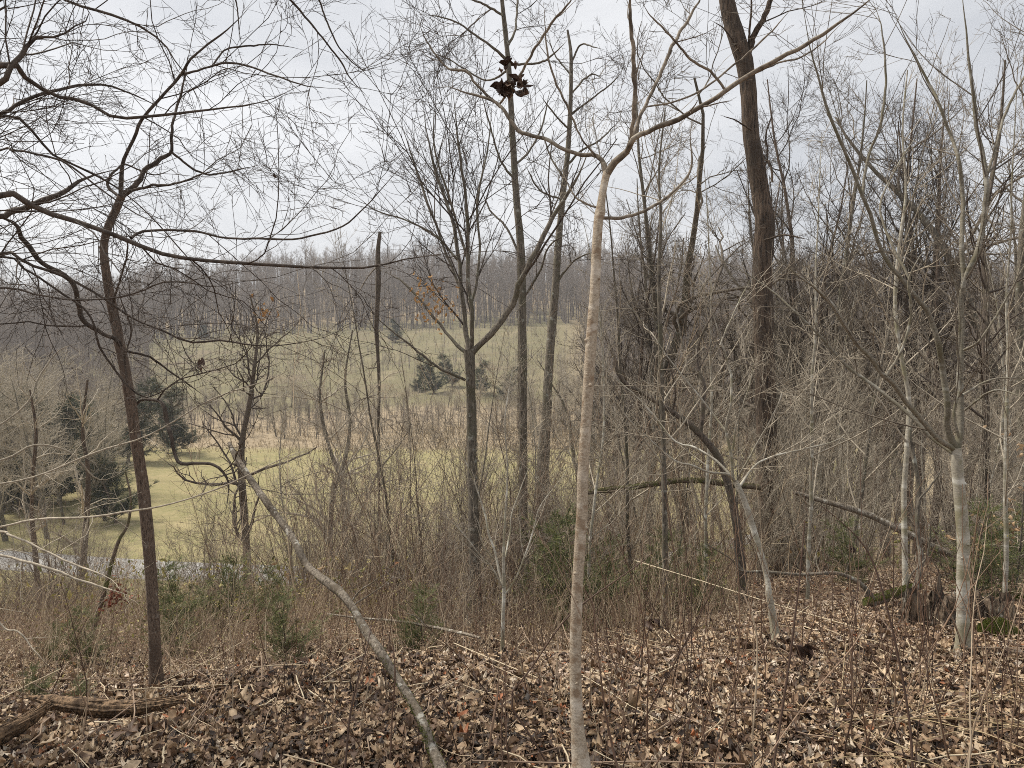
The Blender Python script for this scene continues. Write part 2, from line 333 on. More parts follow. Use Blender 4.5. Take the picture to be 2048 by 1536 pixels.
# road
def road_mat():
    m, t, b = mat_base('asphalt'); L = t.links.new; g = N(t, 'ShaderNodeNewGeometry')
    n = N(t, 'ShaderNodeTexNoise'); n.inputs['Scale'].default_value = 3; n.inputs['Detail'].default_value = 8; n.inputs['Roughness'].default_value = .75; L(g.outputs['Position'], n.inputs['Vector'])
    r = ramp(t, [(.35, (.24, .235, .225)), (.65, (.37, .36, .34))], n.outputs['Fac']); L(r.outputs[0], b.inputs['Base Color']); b.inputs['Roughness'].default_value = .8; return m
rx = np.linspace(-300, 200, 400); ry = curve(np.stack([RX, RYc, 0 * RX, 0 * RX], 1), 400)[0]
tn = nrm(np.gradient(ry, axis=0)); nn = np.stack([-tn[:, 1], tn[:, 0], 0 * tn[:, 0]], 1)
cols = np.stack([ry + nn * s for s in (-1.55, -1.5, -.5, .5, 1.5, 1.55)], 1)
cols[..., 2] = H(cols[..., 0], cols[..., 1]) + np.array([-.02, .05, .075, .075, .05, -.02])
kk = (np.arange(399)[:, None] * 6 + np.arange(5)[None]).reshape(-1)
rb = MB(); rb.add(cols, q=np.stack([kk, kk + 1, kk + 7, kk + 6], 1)); ro = rb.build('road', road_mat()); ro['kind'] = 'structure'

# ------------------------------------------------------------------ object helpers
def tag(o, label, cat, group=None, kind=None):
    if label: o['label'] = label
    if cat: o['category'] = cat
    if group: o['group'] = group
    if kind: o['kind'] = kind
    return o
def thing(name, label, cat, loc, group=None):
    o = bpy.data.objects.new(name, None); S.collection.objects.link(o); o.location = [float(a) for a in loc]; o.empty_display_size = .2
    return tag(o, label, cat, group)
def copy_thing(src, loc, rz, sc, label, group=None):
    r = src.copy(); S.collection.objects.link(r); r.location = [float(a) for a in loc]; r.rotation_euler = (0, 0, rz); r.scale = (sc, sc, sc); r['label'] = label
    if group: r['group'] = group
    elif 'group' in r: del r['group']
    for ch in src.children:
        c = ch.copy(); S.collection.objects.link(c); c.parent = r
    return r

# leaves as curled blades with a midrib
def leaf_shape(kind):
    t = np.linspace(0, 1, 13)
    if kind == 0: return t[::2], (.21 * np.sin(PI * t ** .85) ** .8 * (1 + .42 * np.cos(t * 6.0 * PI)) + .008)[::2]       # lobed oak
    if kind == 1: return t[::2], .25 * np.sin(PI * t[::2] ** .9) ** .9 + .004                              # oval
    if kind == 2: return t, .34 * np.sin(PI * t ** .7) ** .8 * (1 + .5 * np.cos(t * 4 * PI + 2.6)) + .006        # maple-like
    return t[::3], .20 * np.sin(PI * t[::3]) + .01
def leaves(mb, P, size, kind, tilt=.6, curl=1., tint=None, down=False):
    n = len(P)
    if n == 0: return
    t, wd = leaf_shape(kind); K = len(t)
    size = np.broadcast_to(size, (n,)); c1 = rng.normal(0, .9, n) * curl; c2 = rng.normal(.25, .5, n) * curl; tw = rng.normal(0, .6, n) * curl
    x = (t - .5)[None, :, None] * np.ones((n, 1, 3)); s = np.array([-1., 0, 1.])[None, None]; y = wd[None, :, None] * s
    ph = tw[:, None, None] * x
    z = c1[:, None, None] * (x ** 2) * .9 + c2[:, None, None] * np.abs(y) * 1.4 + rng.normal(0, .018, (n, K, 3)) * curl
    y2 = y * np.cos(ph) - z * np.sin(ph); z2 = y * np.sin(ph) + z * np.cos(ph)
    v = np.stack([x, y2, z2], -1) * size[:, None, None, None]
    yaw = rng.uniform(0, 2 * PI, n); ax = rng.normal(0, tilt, n); ay = rng.normal(0, tilt, n)
    if down: ay = ay + PI / 2
    cx, sx, cy, sy, cz, sz = np.cos(ax), np.sin(ax), np.cos(ay), np.sin(ay), np.cos(yaw), np.sin(yaw)
    one, zero = np.ones(n), np.zeros(n)
    Rx = np.stack([one, zero, zero, zero, cx, -sx, zero, sx, cx], -1).reshape(n, 3, 3)
    Ry_ = np.stack([cy, zero, sy, zero, one, zero, -sy, zero, cy], -1).reshape(n, 3, 3)
    Rz = np.stack([cz, -sz, zero, sz, cz, zero, zero, zero, one], -1).reshape(n, 3, 3)
    v = np.einsum('nij,nklj->nkli', Rz @ Ry_ @ Rx, v) + np.asarray(P)[:, None, None]
    b = (np.arange(n) * K * 3)[:, None, None]; k = (np.arange(K - 1) * 3)[None, :, None]; j = np.arange(2)[None, None]
    q = np.stack(np.broadcast_arrays(b + k + j, b + k + j + 1, b + k + j + 4, b + k + j + 3), -1).reshape(-1, 4)
    tt = rng.random(n) if tint is None else tint
    mb.add(v, q=q, tint=np.repeat(tt, K * 3))

exec_order = []
# ------------------------------------------------------------------ leaf litter
def wedge(n, y0, y1, pw=1.0, rmin=-.86, rmax=.86):
    u = rng.random(n); y = y0 + (y1 - y0) * u ** pw; x = rng.uniform(rmin, rmax, n) * (y + .6); return x, y
lb = MB()
FLAT = [(-1.65, 3.75, .75, .5), (-2.2, 3.2, .7, .4), (2.2, 4.9, .9, .55), (2.9, 5.0, .7, .5), (3.55, 5.0, .6, .4)]
for (n, y0, y1, big) in ((120000, 1.9, 4.6, 1), (110000, 4.0, 7.5, 1), (46000, 7, 12, 0), (34000, 11, 24, 0)):
    for kind in ((0, 1, 2) if big else (3,)):
        m_ = n // (3 if big else 1); x, y = wedge(m_, y0, y1, .75)
        keep = rng.random(m_) < (.78 + .6 * vnoise(x * 1.4, y * 1.4)); 
        left = (x / (y + 1) < -.05) & (y > 6.5); keep &= ~(left & (rng.random(m_) < .55)); x, y = x[keep], y[keep]
        lift = np.full(len(x), .036)
        for (fx, fy, fa, fb_) in FLAT: lift = np.where(((x - fx) / fa) ** 2 + ((y - fy) / fb_) ** 2 < 1, .012, lift)
        z = H(x, y) + rng.random(len(x)) ** 1.4 * lift + .003
        sz = np.exp(rng.normal(math.log(.030 if big else .045), .42, len(x)))
        sz = np.minimum(sz, .062)
        leaves(lb, np.stack([x, y, z], 1), sz, kind, tilt=.32, curl=1.15, tint=np.clip(rng.beta(1.05, .95, len(x)) + .28 * vnoise(x * .9 + 30, y * .9), 0.02, .985) * (rng.random(len(x)) > .012) + (rng.random(len(x)) < .012) * 1.0)
for px, Yd in ((1163, 2.7), (320, 4.85), (1553, 5.0), (1927, 4.6), (1005, 4.8), (884, 2.62), (1330, 7.0), (1810, 6.6)):
    c = ground_at(px, Yd); n = 150; a = rng.uniform(0, 2 * PI, n); q = rng.uniform(.05, .26, n); x = c[0] + np.cos(a) * q; y = c[1] + np.sin(a) * q
    leaves(lb, np.stack([x, y, H(x, y) + .01 + .07 * np.exp(-q / .08) + rng.random(n) * .03], 1), rng.uniform(.035, .07, n), int(rng.integers(0, 3)), tilt=.45, curl=1.1)
for kind in (0, 1, 2):
    x, y = wedge(500, 2.0, 7, .75); leaves(lb, np.stack([x, y, H(x, y) + rng.uniform(.02, .04, 500)], 1), rng.uniform(.055, .085, 500), kind, tilt=.28, curl=1.1, tint=rng.uniform(.15, .85, 500))
lo = lb.build('leaf_litter', M['leaf_litter']); tag(lo, 'brown and tan dead oak leaves carpeting the slope', 'leaf litter', kind='stuff')
# small dead sticks between the leaves
sb = MB(); x, y = wedge(2300, 1.8, 11, .8); a = rng.uniform(0, 2 * PI, len(x)); l = np.exp(rng.normal(-1.6, .6, len(x)))
P0 = np.stack([x, y, H(x, y) + .045], 1); D = np.stack([np.cos(a), np.sin(a), rng.normal(.03, .09, len(x))], 1)
P = np.stack([P0 + D * (l * k / 3)[:, None] + rng.normal(0, .006, (len(x), 3)) for k in range(4)], 1)
R = np.broadcast_to((rng.uniform(.0012, .0045, len(x)))[:, None], (len(x), 4)); tubes(sb, P, R, 4)
tag(sb.build('fallen_sticks_litter', M['brush']), 'thin dead sticks scattered through the leaf litter', 'twig litter', kind='stuff')

# ------------------------------------------------------------------ undergrowth thicket on the slope
def stems(n, xf, hgt, rad, lean=.2, K=6, wob=.13):
    x, y = xf(n); h = hgt * (1 - .55 * smooth(.05, .35, -x / (y + .6)) * smooth(9, 14, y)) * (.75 + .9 * np.clip(vnoise(x * .7, y * .7), -.4, .5)) * np.exp(rng.normal(0, .35, len(x))); z = H(x, y) - .03
    d = nrm(np.stack([rng.normal(0, lean, len(x)), rng.normal(0, lean, len(x)), np.ones(len(x))], 1)); p = np.stack([x, y, z], 1); out = [p]
    for k in range(K - 1):
        d = nrm(d + rng.normal(0, wob, d.shape)); p = p + d * (h / (K - 1))[:, None]; out.append(p)
    r = rad * np.exp(rng.normal(0, .25, len(x)))[:, None]
    return np.stack(out, 1), r * np.linspace(1, .35, K)[None]
def left_band(n):
    x, y = wedge(n, 4.3, 13, 1.0, -.9, .3); r = x / (y + .6)
    k = (y > 4.9 + 1.1 * smooth(-.35, .15, r) + .8 * vnoise(x, y)) & (rng.random(n) < .62 + .9 * vnoise(x * .9 + 5, y * .9)); return x[k], y[k]
def slope_band(n):
    x, y = wedge(n, 10, 31, 1.0, -.9, .75); k = rng.random(n) < .6 + vnoise(x * .4, y * .4) - .45 * (x / y > .15); return x[k], y[k]
def right_band(n):
    x, y = wedge(n, 5.2, 13, 1.0, .0, .95); k = (y > 6.2 + .8 * vnoise(x, y)) & (rng.random(n) < .45 + .9 * vnoise(x * .8, y * .8)); return x[k], y[k]
def near_band(n):
    x, y = wedge(n, 2.1, 6.5, .8, -.8, .9); k = rng.random(n) < .35 + .8 * vnoise(x * 1.3 + 9, y * 1.3) + .25 * (x > .6); return x[k], y[k]
def field_edge(n):
    x, y = wedge(n, 84, 104, 1., -.75, .75); return x, y
ub = MB()
for f, n, h, r, ln, dn, up in ((left_band, 6200, .62, .0028, .24, 7, .5), (slope_band, 3600, 1.15, .006, .45, 4.5, .5), (right_band, 1100, .6, .0026, .25, 6, .5), (near_band, 620, .42, .0016, .14, 4, .4)):
    P, R = stems(n, f, h, r); tubes(ub, P, R, 3)
    P2, R2 = spawn(P, R, dn, 40, ln, K=4, t0=.25, up=up, wob=.14, rfac=.7, rmin=r * .28); tubes(ub, P2, R2, 3)
    if h < 1: P3, R3 = spawn(P2, R2, 6, 42, ln * .5, K=3, t0=.3, up=up, wob=.14, rfac=.8, rmin=r * .25); tubes(ub, P3, R3, 3)
def whips(n):
    x, y = wedge(n, 9, 27, 1., -.45, .32); k = rng.random(n) < .55 + 1.1 * vnoise(x * .35 + 2, y * .35) - .4 * (x / y < -.22); return x[k], y[k]
P, R = stems(1400, whips, 2.7, .007, lean=.22, wob=.1, K=8); tubes(ub, P, R, 3)
P2, R2 = spawn(P, R, 3.4, 36, .8, K=5, t0=.2, up=.5, wob=.12, rfac=.6, rmin=.0026); tubes(ub, P2, R2, 3); P3, R3 = spawn(P2, R2, 4, 40, .3, K=3, up=.3, rmin=.0024); tubes(ub, P3, R3, 3)
P, R = stems(2500, left_band, .8, .0022, lean=.55, wob=.2); tubes(ub, P, R, 3)
tag(ub.build('undergrowth', M['brush']), 'reddish brown leafless thicket of stems on the slope', 'undergrowth', kind='stuff')
gl = MB()
for f, n, h, s in ((slope_band, 36000, .9, .075), (left_band, 12000, .6, .024), (right_band, 3500, .8, .024)):
    x, y = f(n); k = vnoise(x * .35 + 3, y * .35) + .3 * vnoise(x, y) > -.02; x, y = x[k], y[k]
    z = H(x, y) + rng.random(len(x)) ** 1.3 * h; leaves(gl, np.stack([x, y, z], 1), s * np.exp(rng.normal(0, .3, len(x))), 3, tilt=1., curl=.8)
tag(gl.build('clinging_leaves', M['green_leaf']), 'small yellow green leaves clinging in the thicket', 'leaves', kind='stuff')
dg = MB()
P, R = stems(9000, field_edge, 1.2, .03, lean=.3, wob=.12, K=4); tubes(dg, P, R, 3)
def verge(n):
    x, y = wedge(n, 30, 36.5, 1., -.8, .6); k = rng.random(n) < .6 + vnoise(x * .3, y * .3); return x[k], y[k]
P, R = stems(7000, verge, .45, .010, lean=.4, wob=.15, K=4); tubes(dg, P, R, 3)
P, R = stems(2400, left_band, .42, .0016, lean=.5, wob=.2, K=5); tubes(dg, P, R, 3)
tag(dg.build('dry_grass', M['dry_grass']), 'tall straw coloured dry grass along the field edges', 'grass', kind='stuff')

# ------------------------------------------------------------------ tree kinds used more than once
HOME = (0, -3000, -200)
def trunk_line(h, r, K=20, lean=.05, wob=.03, r1=.12):
    d = nrm(np.array([rng.normal(0, lean), rng.normal(0, lean), 1.])); p = np.array([0, 0, -.4]); out = [p]
    for k in range(K - 1):
        d = nrm(d + rng.normal(0, wob, 3) * [1, 1, .3] + [0, 0, .02]); p = p + d * (h / (K - 1)); out.append(p)
    t = np.linspace(0, 1, K); R = r * ((1 - t) * (1 - r1) + r1); R[0] *= 1.5; R[1] *= 1.12
    return np.array(out)[None], R[None]
def proto(name, cat, h, r, spec, bmat, tmat, tmin=.0015, nstem=1, lean=.05, wob=.035, sides=10, foliage=None, fm=None, spread=0):
    root = thing(name, '', cat, (0, 0, 0)); tb, cb = MB(), MB()
    lines = []
    for i in range(nstem):
        hh = h * (1 if i == 0 else rng.uniform(.65, 1)); P, R = trunk_line(hh, r * (1 if nstem == 1 else rng.uniform(.6, 1)), lean=lean if nstem == 1 else spread, wob=wob)
        tubes(tb, P, R, sides, rough=.05); lines.append((P, R))
    P = np.concatenate([a for a, _ in lines]); R = np.concatenate([b for _, b in lines]); last = []
    for i, s in enumerate(spec):
        s = dict(s); sd = s.pop('sides', 3)
        P, R = spawn(P, R, rmin=tmin, **s); tubes(cb, P, R, sd); last.append((P, R))
    tb.build('trunk', bmat, root); 
    if foliage is None: cb.build('crown', tmat, root)
    else:
        cb.build('branches', tmat, root); fb = MB()
        for lvl, kw, in foliage:
            P, R = spawn(*last[lvl], **kw); tubes(fb, P, R, 3)
        fb.build('crown', fm, root)
    return root
D = dict
PR = {}
PR['tall'] = proto('bare_tree', 'tree', 13, .12, [D(dens=2.2, ang=50, ln=3.4, K=8, t0=.3, shape=.6, up=.9, wob=.13, rfac=.45, sides=5), D(dens=3.2, ang=45, ln=1.1, K=6, up=.4, wob=.15), D(dens=5.5, ang=42, ln=.48, K=4, up=.3, wob=.16), D(dens=9, ang=40, ln=.26, K=3, up=.2)], M['grey_bark'], M['mid_twig'], .0036)
PR['tall2'] = proto('bare_tree', 'tree', 15, .14, [D(dens=1.6, ang=42, ln=4.2, K=8, t0=.35, shape=.55, up=1.1, wob=.15, rfac=.5, sides=5), D(dens=3.2, ang=48, ln=1.3, K=6, up=.3, wob=.18), D(dens=5.5, ang=45, ln=.5, K=4, up=.2, wob=.18), D(dens=9, ang=42, ln=.28, K=3, up=.2)], M['brown_bark'], M['dark_twig'], .0038)
PR['gnarl'] = proto('bare_tree', 'tree', 9, .13, [D(dens=1.6, ang=60, ln=3.2, K=9, t0=.25, shape=.4, up=.5, wob=.28, rfac=.55, sides=5), D(dens=3.4, ang=50, ln=1.1, K=6, up=.2, wob=.25), D(dens=6, ang=48, ln=.45, K=4, up=.1, wob=.25), D(dens=9, ang=42, ln=.25, K=3, up=.1)], M['grey_bark'], M['mid_twig'], .0034, wob=.12)
PR['sap'] = proto('sapling', 'tree', 6, .028, [D(dens=3.6, ang=48, ln=1.35, K=6, t0=.22, shape=.6, up=.7, wob=.10, rfac=.5, sides=4), D(dens=6, ang=40, ln=.42, K=4, up=.4, wob=.12), D(dens=9, ang=38, ln=.2, K=3, up=.3)], M['maple_bark'], M['grey_twig'], .0022, sides=7)
PR['sap2'] = proto('sapling', 'tree', 7.5, .035, [D(dens=3.0, ang=36, ln=2.0, K=7, t0=.18, shape=.6, up=.6, wob=.08, rfac=.5, sides=4), D(dens=5, ang=36, ln=.55, K=4, up=.4, wob=.1), D(dens=8, ang=36, ln=.25, K=3, up=.3)], M['grey_bark'], M['grey_twig'], .0024, sides=7)
PR['multi'] = proto('shrub', 'shrub', 4.6, .016, [D(dens=2.6, ang=35, ln=1.1, K=6, t0=.15, shape=.5, up=.5, wob=.12, rfac=.6, sides=3), D(dens=6, ang=40, ln=.38, K=4, up=.3, wob=.15), D(dens=7, ang=40, ln=.14, K=3)], M['dead_bark'], M['grey_twig'], .0022, nstem=11, spread=.28, sides=5)
PR['bush'] = proto('shrub', 'shrub', 2.6, .010, [D(dens=5, ang=42, ln=.7, K=6, t0=.1, shape=.4, up=.3, wob=.2, rfac=.7, sides=3), D(dens=8, ang=45, ln=.26, K=4, up=.1, wob=.2), D(dens=8, ang=45, ln=.1, K=3)], M['brown_bark'], M['pale_twig'], .0018, nstem=16, spread=.4, sides=4, wob=.09)
PR['cedar'] = proto('cedar_sapling', 'evergreen', 1.5, .014, [D(dens=40, ang=58, ln=.58, K=5, t0=.05, shape=.75, up=.6, wob=.14, rfac=.4), D(dens=22, ang=40, ln=.13, K=4, up=.3, wob=.15)], M['brown_bark'], M['pale_twig'], .0009, foliage=[(0, D(dens=90, ang=38, ln=.065, K=3, rfac=1, rmin=.0022, rmax=.003, up=.3)), (1, D(dens=125, ang=36, ln=.055, K=3, rfac=1, rmin=.0017, rmax=.0023, up=.2))], fm=M['cedar_green'], sides=6)
PR['bigcedar'] = proto('cedar_tree', 'evergreen', 9, .14, [D(dens=10, ang=62, ln=2.5, K=6, t0=.08, shape=.72, up=.5, wob=.12, rfac=.3), D(dens=9, ang=42, ln=.8, K=4, up=.2, wob=.15)], M['brown_bark'], M['dark_twig'], .006, foliage=[(1, D(dens=40, ang=42, ln=.26, K=3, rfac=1, rmin=.008, rmax=.011, up=.1, asd=30)), (0, D(dens=14, ang=40, ln=.4, K=3, rfac=1, rmin=.009, rmax=.012, asd=30))], fm=M['far_cedar'], sides=6)
PR['hedge'] = proto('bare_tree', 'tree', 9, .13, [D(dens=2.4, ang=48, ln=3.0, K=6, t0=.15, shape=.55, up=.7, wob=.14, rfac=.4, sides=4), D(dens=4, ang=45, ln=1.2, K=4, up=.3, wob=.18), D(dens=6, ang=42, ln=.6, K=3, up=.2)], M['grey_bark'], M['grey_twig'], .009, nstem=2, spread=.1, sides=6)
for p in PR.values(): p['proto'] = 1
used = set()
def place(kind, px, Y, h, label, group=None, rz=None, x=None, dz=0):
    hb = {'tall': 13, 'tall2': 15, 'gnarl': 9, 'sap': 6, 'sap2': 7.5, 'multi': 4.6, 'bush': 2.6, 'cedar': 1.5, 'bigcedar': 9, 'hedge': 9}[kind]
    g = ground_at(px, Y); rz = rng.uniform(0, 2 * PI) if rz is None else rz
    o = copy_thing(PR[kind], g + [0, 0, dz], rz, h / hb, label, group)
    if 'proto' in o: del o['proto']
    if 'cedar' in kind: o.scale = (o.scale[0] * 1.4, o.scale[1] * 1.4, o.scale[2])
    return o

# ------------------------------------------------------------------ traced trees
def limb_part(root, base, lines, bmat, tmat, tw, sides=8, rough=.04, name='branch'):
    """lines: list of (P,R) limbs; each becomes a part, with its twigs as a sub-part"""
    for (P, R) in lines:
        K = len(P); t_ = np.linspace(0, 1, K); w_ = rng.normal(size=(K, 3)); w_ = w_ + np.roll(w_, 1, 0) * .9
        P = P + w_ * (R * .2)[:, None] * np.minimum(t_ * 8, 1)[:, None]; R = R * (1 - .75 * smooth(.72, 1, t_))
        b = MB(); tubes(b, P, R, sides, rough=rough); bo = b.build(name, bmat, root, base)
        if tw:
            t = MB(); A, B = P[None], R[None]
            for s in tw:
                A, B = spawn(A, B, **s); tubes(t, A, B, 3)
            if t.n: t.build('twigs', tmat, bo, base)
def trunk_part(root, base, P, R, mat, sides=20, rough=.03, name='trunk', cap=False, knots=0):
    g = Hs(P[0, 0], P[0, 1]) - .1
    if P[0, 2] > g: P = np.vstack([[P[0, 0], P[0, 1], g], P]); R = np.concatenate([[R[0] * 1.15], R])
    h_ = np.maximum(P[:, 2] - g - .1, 0); R = R * (1 + .5 * np.exp(-h_ / (2.2 * R[3])) + .25 * np.exp(-h_ / (6 * R[3])))
    b = MB(); tubes(b, P, R, sides, rough=rough, cap=cap)
    for i in range(knots):
        k = rng.integers(2, len(P) - 3); a = rng.uniform(PI, 2 * PI); d = np.array([math.cos(a), math.sin(a), .25])
        c = P[k] + d * R[k] * .8; l = R[k] * rng.uniform(.35, .6)
        tubes(b, np.array([c - d * l * .3, c + d * l * .3, c + d * l * .7, c + d * l * .9]), np.array([l * .8, l * .7, l * .45, l * .02]), 7, rough=.1)
    return b.build(name, mat, root, base)

# pale slim tree in the middle
base = ground_at(1163, 2.7)
root = thing('slim_tree', 'slim pale tan tree with smooth spotted bark, forking overhead, nearest to the camera', 'tree', base)
TR = [(1163, 1570, 62), (1163, 1536, 40), (1157, 1480, 33), (1153, 1420, 29), (1151, 1340, 27.5), (1152, 1240, 27), (1156, 1150, 27), (1163, 1040, 27), (1166, 950, 26), (1172, 850, 26), (1178, 750, 25.5), (1184, 660, 25), (1190, 580, 24), (1193, 500, 23), (1197, 440, 22), (1200, 428, 25), (1203, 400, 18), (1208, 370, 17), (1214, 345, 18)]
P, R = trace(TR, 2.7, 2.95, K=70); trunk_part(root, base, P, R, M['pale_bark'], 22, .02, knots=11)
tw = [D(dens=4, ang=55, ln=.18, K=5, up=.6, wob=.16, rfac=.5, rmin=.0012, t0=.3), D(dens=7, ang=50, ln=.05, K=3, rmin=.0009, up=.3)]
LM = [
 ([(1214, 348, 15), (1196, 313, 11), (1150, 308, 9), (1090, 280, 9), (1040, 262, 9), (1003, 218, 8), (975, 196, 7), (940, 188, 6), (900, 175, 5), (872, 175, 3)], 2.95, 3.3),
 ([(1000, 214, 6), (975, 190, 6), (950, 165, 6), (932, 143, 6), (900, 138, 5), (875, 115, 4), (850, 75, 3.5), (832, 28, 2.5)], 3.22, 3.3),
 ([(996, 212, 5), (1020, 180, 6), (1040, 148, 6), (1065, 105, 6), (1105, 45, 6), (1142, 0, 5), (1165, -40, 4)], 3.22, 2.9),
 ([(1213, 350, 17), (1232, 322, 17), (1255, 300, 15), (1262, 282, 14), (1300, 262, 11), (1340, 245, 12), (1400, 214, 11), (1450, 183, 11), (1510, 142, 10), (1570, 112, 10), (1640, 72, 9), (1700, 30, 8), (1745, -5, 7), (1790, -50, 6)], 2.95, 2.5),
 ([(1258, 292, 13), (1263, 275, 11), (1268, 230, 10), (1268, 150, 10), (1263, 60, 9), (1259, 0, 8), (1255, -60, 6)], 2.93, 2.7),
 ([(1262, 282, 12), (1277, 245, 9), (1292, 210, 8), (1318, 155, 8), (1345, 92, 8), (1370, 50, 7), (1400, 0, 6), (1425, -40, 5)], 2.93, 3.2),
 ([(1291, 214, 4), (1350, 203, 4), (1400, 182, 4.5), (1455, 140, 4.5), (1505, 98, 4.5), (1555, 50, 4), (1592, 5, 3)], 3.05, 3.3),
 ([(1452, 183, 6), (1425, 147, 6), (1385, 122, 6), (1360, 95, 5), (1330, 60, 4.5), (1300, 30, 4), (1278, -5, 3)], 2.75, 2.6),
 ([(1203, 436, 8), (1240, 436, 8), (1285, 424, 7), (1320, 405, 7), (1357, 375, 6), (1383, 332, 5), (1380, 275, 3), (1386, 225, 2)], 2.97, 3.2),
 ([(1201, 418, 5), (1180, 410, 5), (1152, 395, 4), (1132, 360, 3), (1122, 330, 2)], 2.97, 3.1),
 ([(1192, 312, 6), (1165, 280, 4), (1140, 225, 5), (1112, 165, 5), (1096, 112, 4.5), (1087, 5, 3)], 2.95, 2.8),
 ([(1480, 160, 5), (1560, 125, 4), (1600, 115, 4), (1640, 90, 3), (1690, 40, 2)], 2.72, 2.8),
]
limb_part(root, base, [trace(a, y0, y1, 40) for a, y0, y1 in LM], M['pale_limb'], M['pale_twig'], tw, 10)
# curled dead leaves caught in its fork
c = pt(1030, 168, 3.12); lm = MB(); n = 20
Q = c + rng.normal(0, 1, (n, 3)) * [.032, .03, .017]; leaves(lm, Q, rng.uniform(.03, .06, n), 1, tilt=1.2, curl=2)
Q = pt(1008, 178, 3.12) + rng.normal(0, 1, (9, 3)) * [.012, .012, .012]; leaves(lm, Q, rng.uniform(.05, .075, 9), 0, tilt=.5, curl=1.4, down=True)
Q = pt(1018, 130, 3.12) + rng.normal(0, 1, (7, 3)) * [.014, .012, .012]; leaves(lm, Q, rng.uniform(.03, .06, 7), 1, tilt=1, curl=1.4)
tag(lm.build('dead_leaf_bundle', M['dead_leaf'], None, c), 'bundle of curled dark dead leaves caught high in a branch fork', 'leaf bundle')

# broken leaning trunk
base = ground_at(884, 2.62)
root = thing('broken_tree', 'leaning broken pale trunk with snapped top and mossy foot', 'dead tree', base)
TR = [(893, 1580, 30), (880, 1536, 27), (862, 1490, 25), (848, 1450, 24), (825, 1405, 23), (790, 1350, 23), (762, 1305, 24), (740, 1275, 24), (722, 1245, 23), (703, 1212, 22), (680, 1185, 23), (655, 1165, 24), (635, 1150, 20), (612, 1128, 18), (597, 1098, 18), (583, 1072, 18), (556, 1035, 18), (530, 1000, 19), (512, 975, 18), (492, 945, 17), (472, 915, 16), (458, 886, 9)]
P, R = trace(TR, 2.62, 4.6, K=80, wob=.02); R = R * .86; trunk_part(root, base, P, R, M['dead_bark'], 18, .07, cap=True, knots=5)
mb = MB(); k = np.minimum(rng.exponential(7, 3600) + 3, 40).astype(int); a = rng.uniform(0, 2 * PI, 3600)
Q = P[k] + (P[k + 1] - P[k]) * rng.random((3600, 1)) + np.stack([np.cos(a), np.sin(a), 0 * a], 1) * R[k][:, None] * 1.0
tubes(mb, np.stack([Q, Q + rng.normal(0, .005, Q.shape)], 1), np.full((3600, 2), .0013), 3); mb.build('moss', M['moss'], root, base)
limb_part(root, base, [trace([(700, 1208, 4), (722, 1180, 4), (745, 1165, 3), (765, 1150, 2)], 3.85, 3.7, 10), trace([(705, 1212, 4), (735, 1192, 3), (770, 1168, 2.5), (800, 1140, 1.5)], 3.85, 4.1, 10), trace([(478, 928, 4), (470, 910, 3.5), (486, 895, 3)], 4.5, 4.4, 8)], M['dead_bark'], M['pale_twig'], [D(dens=9, ang=50, ln=.12, K=4, rmin=.001, wob=.2)], 6)

# brown trunk on the left and its crooked limbs
base = ground_at(320, 4.85)
root = thing('brown_tree', 'slender reddish brown tree rising behind the rotten log', 'tree', base)
TR = [(322, 1440, 34), (318, 1410, 28), (312, 1350, 26), (308, 1250, 26), (302, 1150, 26), (294, 1050, 27), (284, 960, 26), (272, 880, 25), (262, 810, 25), (252, 750, 23), (240, 690, 23), (228, 630, 22), (218, 580, 21), (210, 530, 19), (208, 490, 18), (216, 455, 17), (232, 420, 17), (243, 392, 17)]
P, R = trace(TR, 4.85, 4.7, K=70, wob=.01); trunk_part(root, base, P, R, M['brown_bark'], 20, .04, knots=6)
tw = [D(dens=3.2, ang=44, ln=1.05, K=9, up=.25, wob=.16, rfac=.5, rmin=.002, t0=.15, shape=.4), D(dens=6, ang=46, ln=.42, K=6, wob=.2, rmin=.0016, up=.1), D(dens=12, ang=45, ln=.18, K=4, wob=.2, rmin=.0013), D(dens=13, ang=45, ln=.06, K=3, rmin=.0011)]
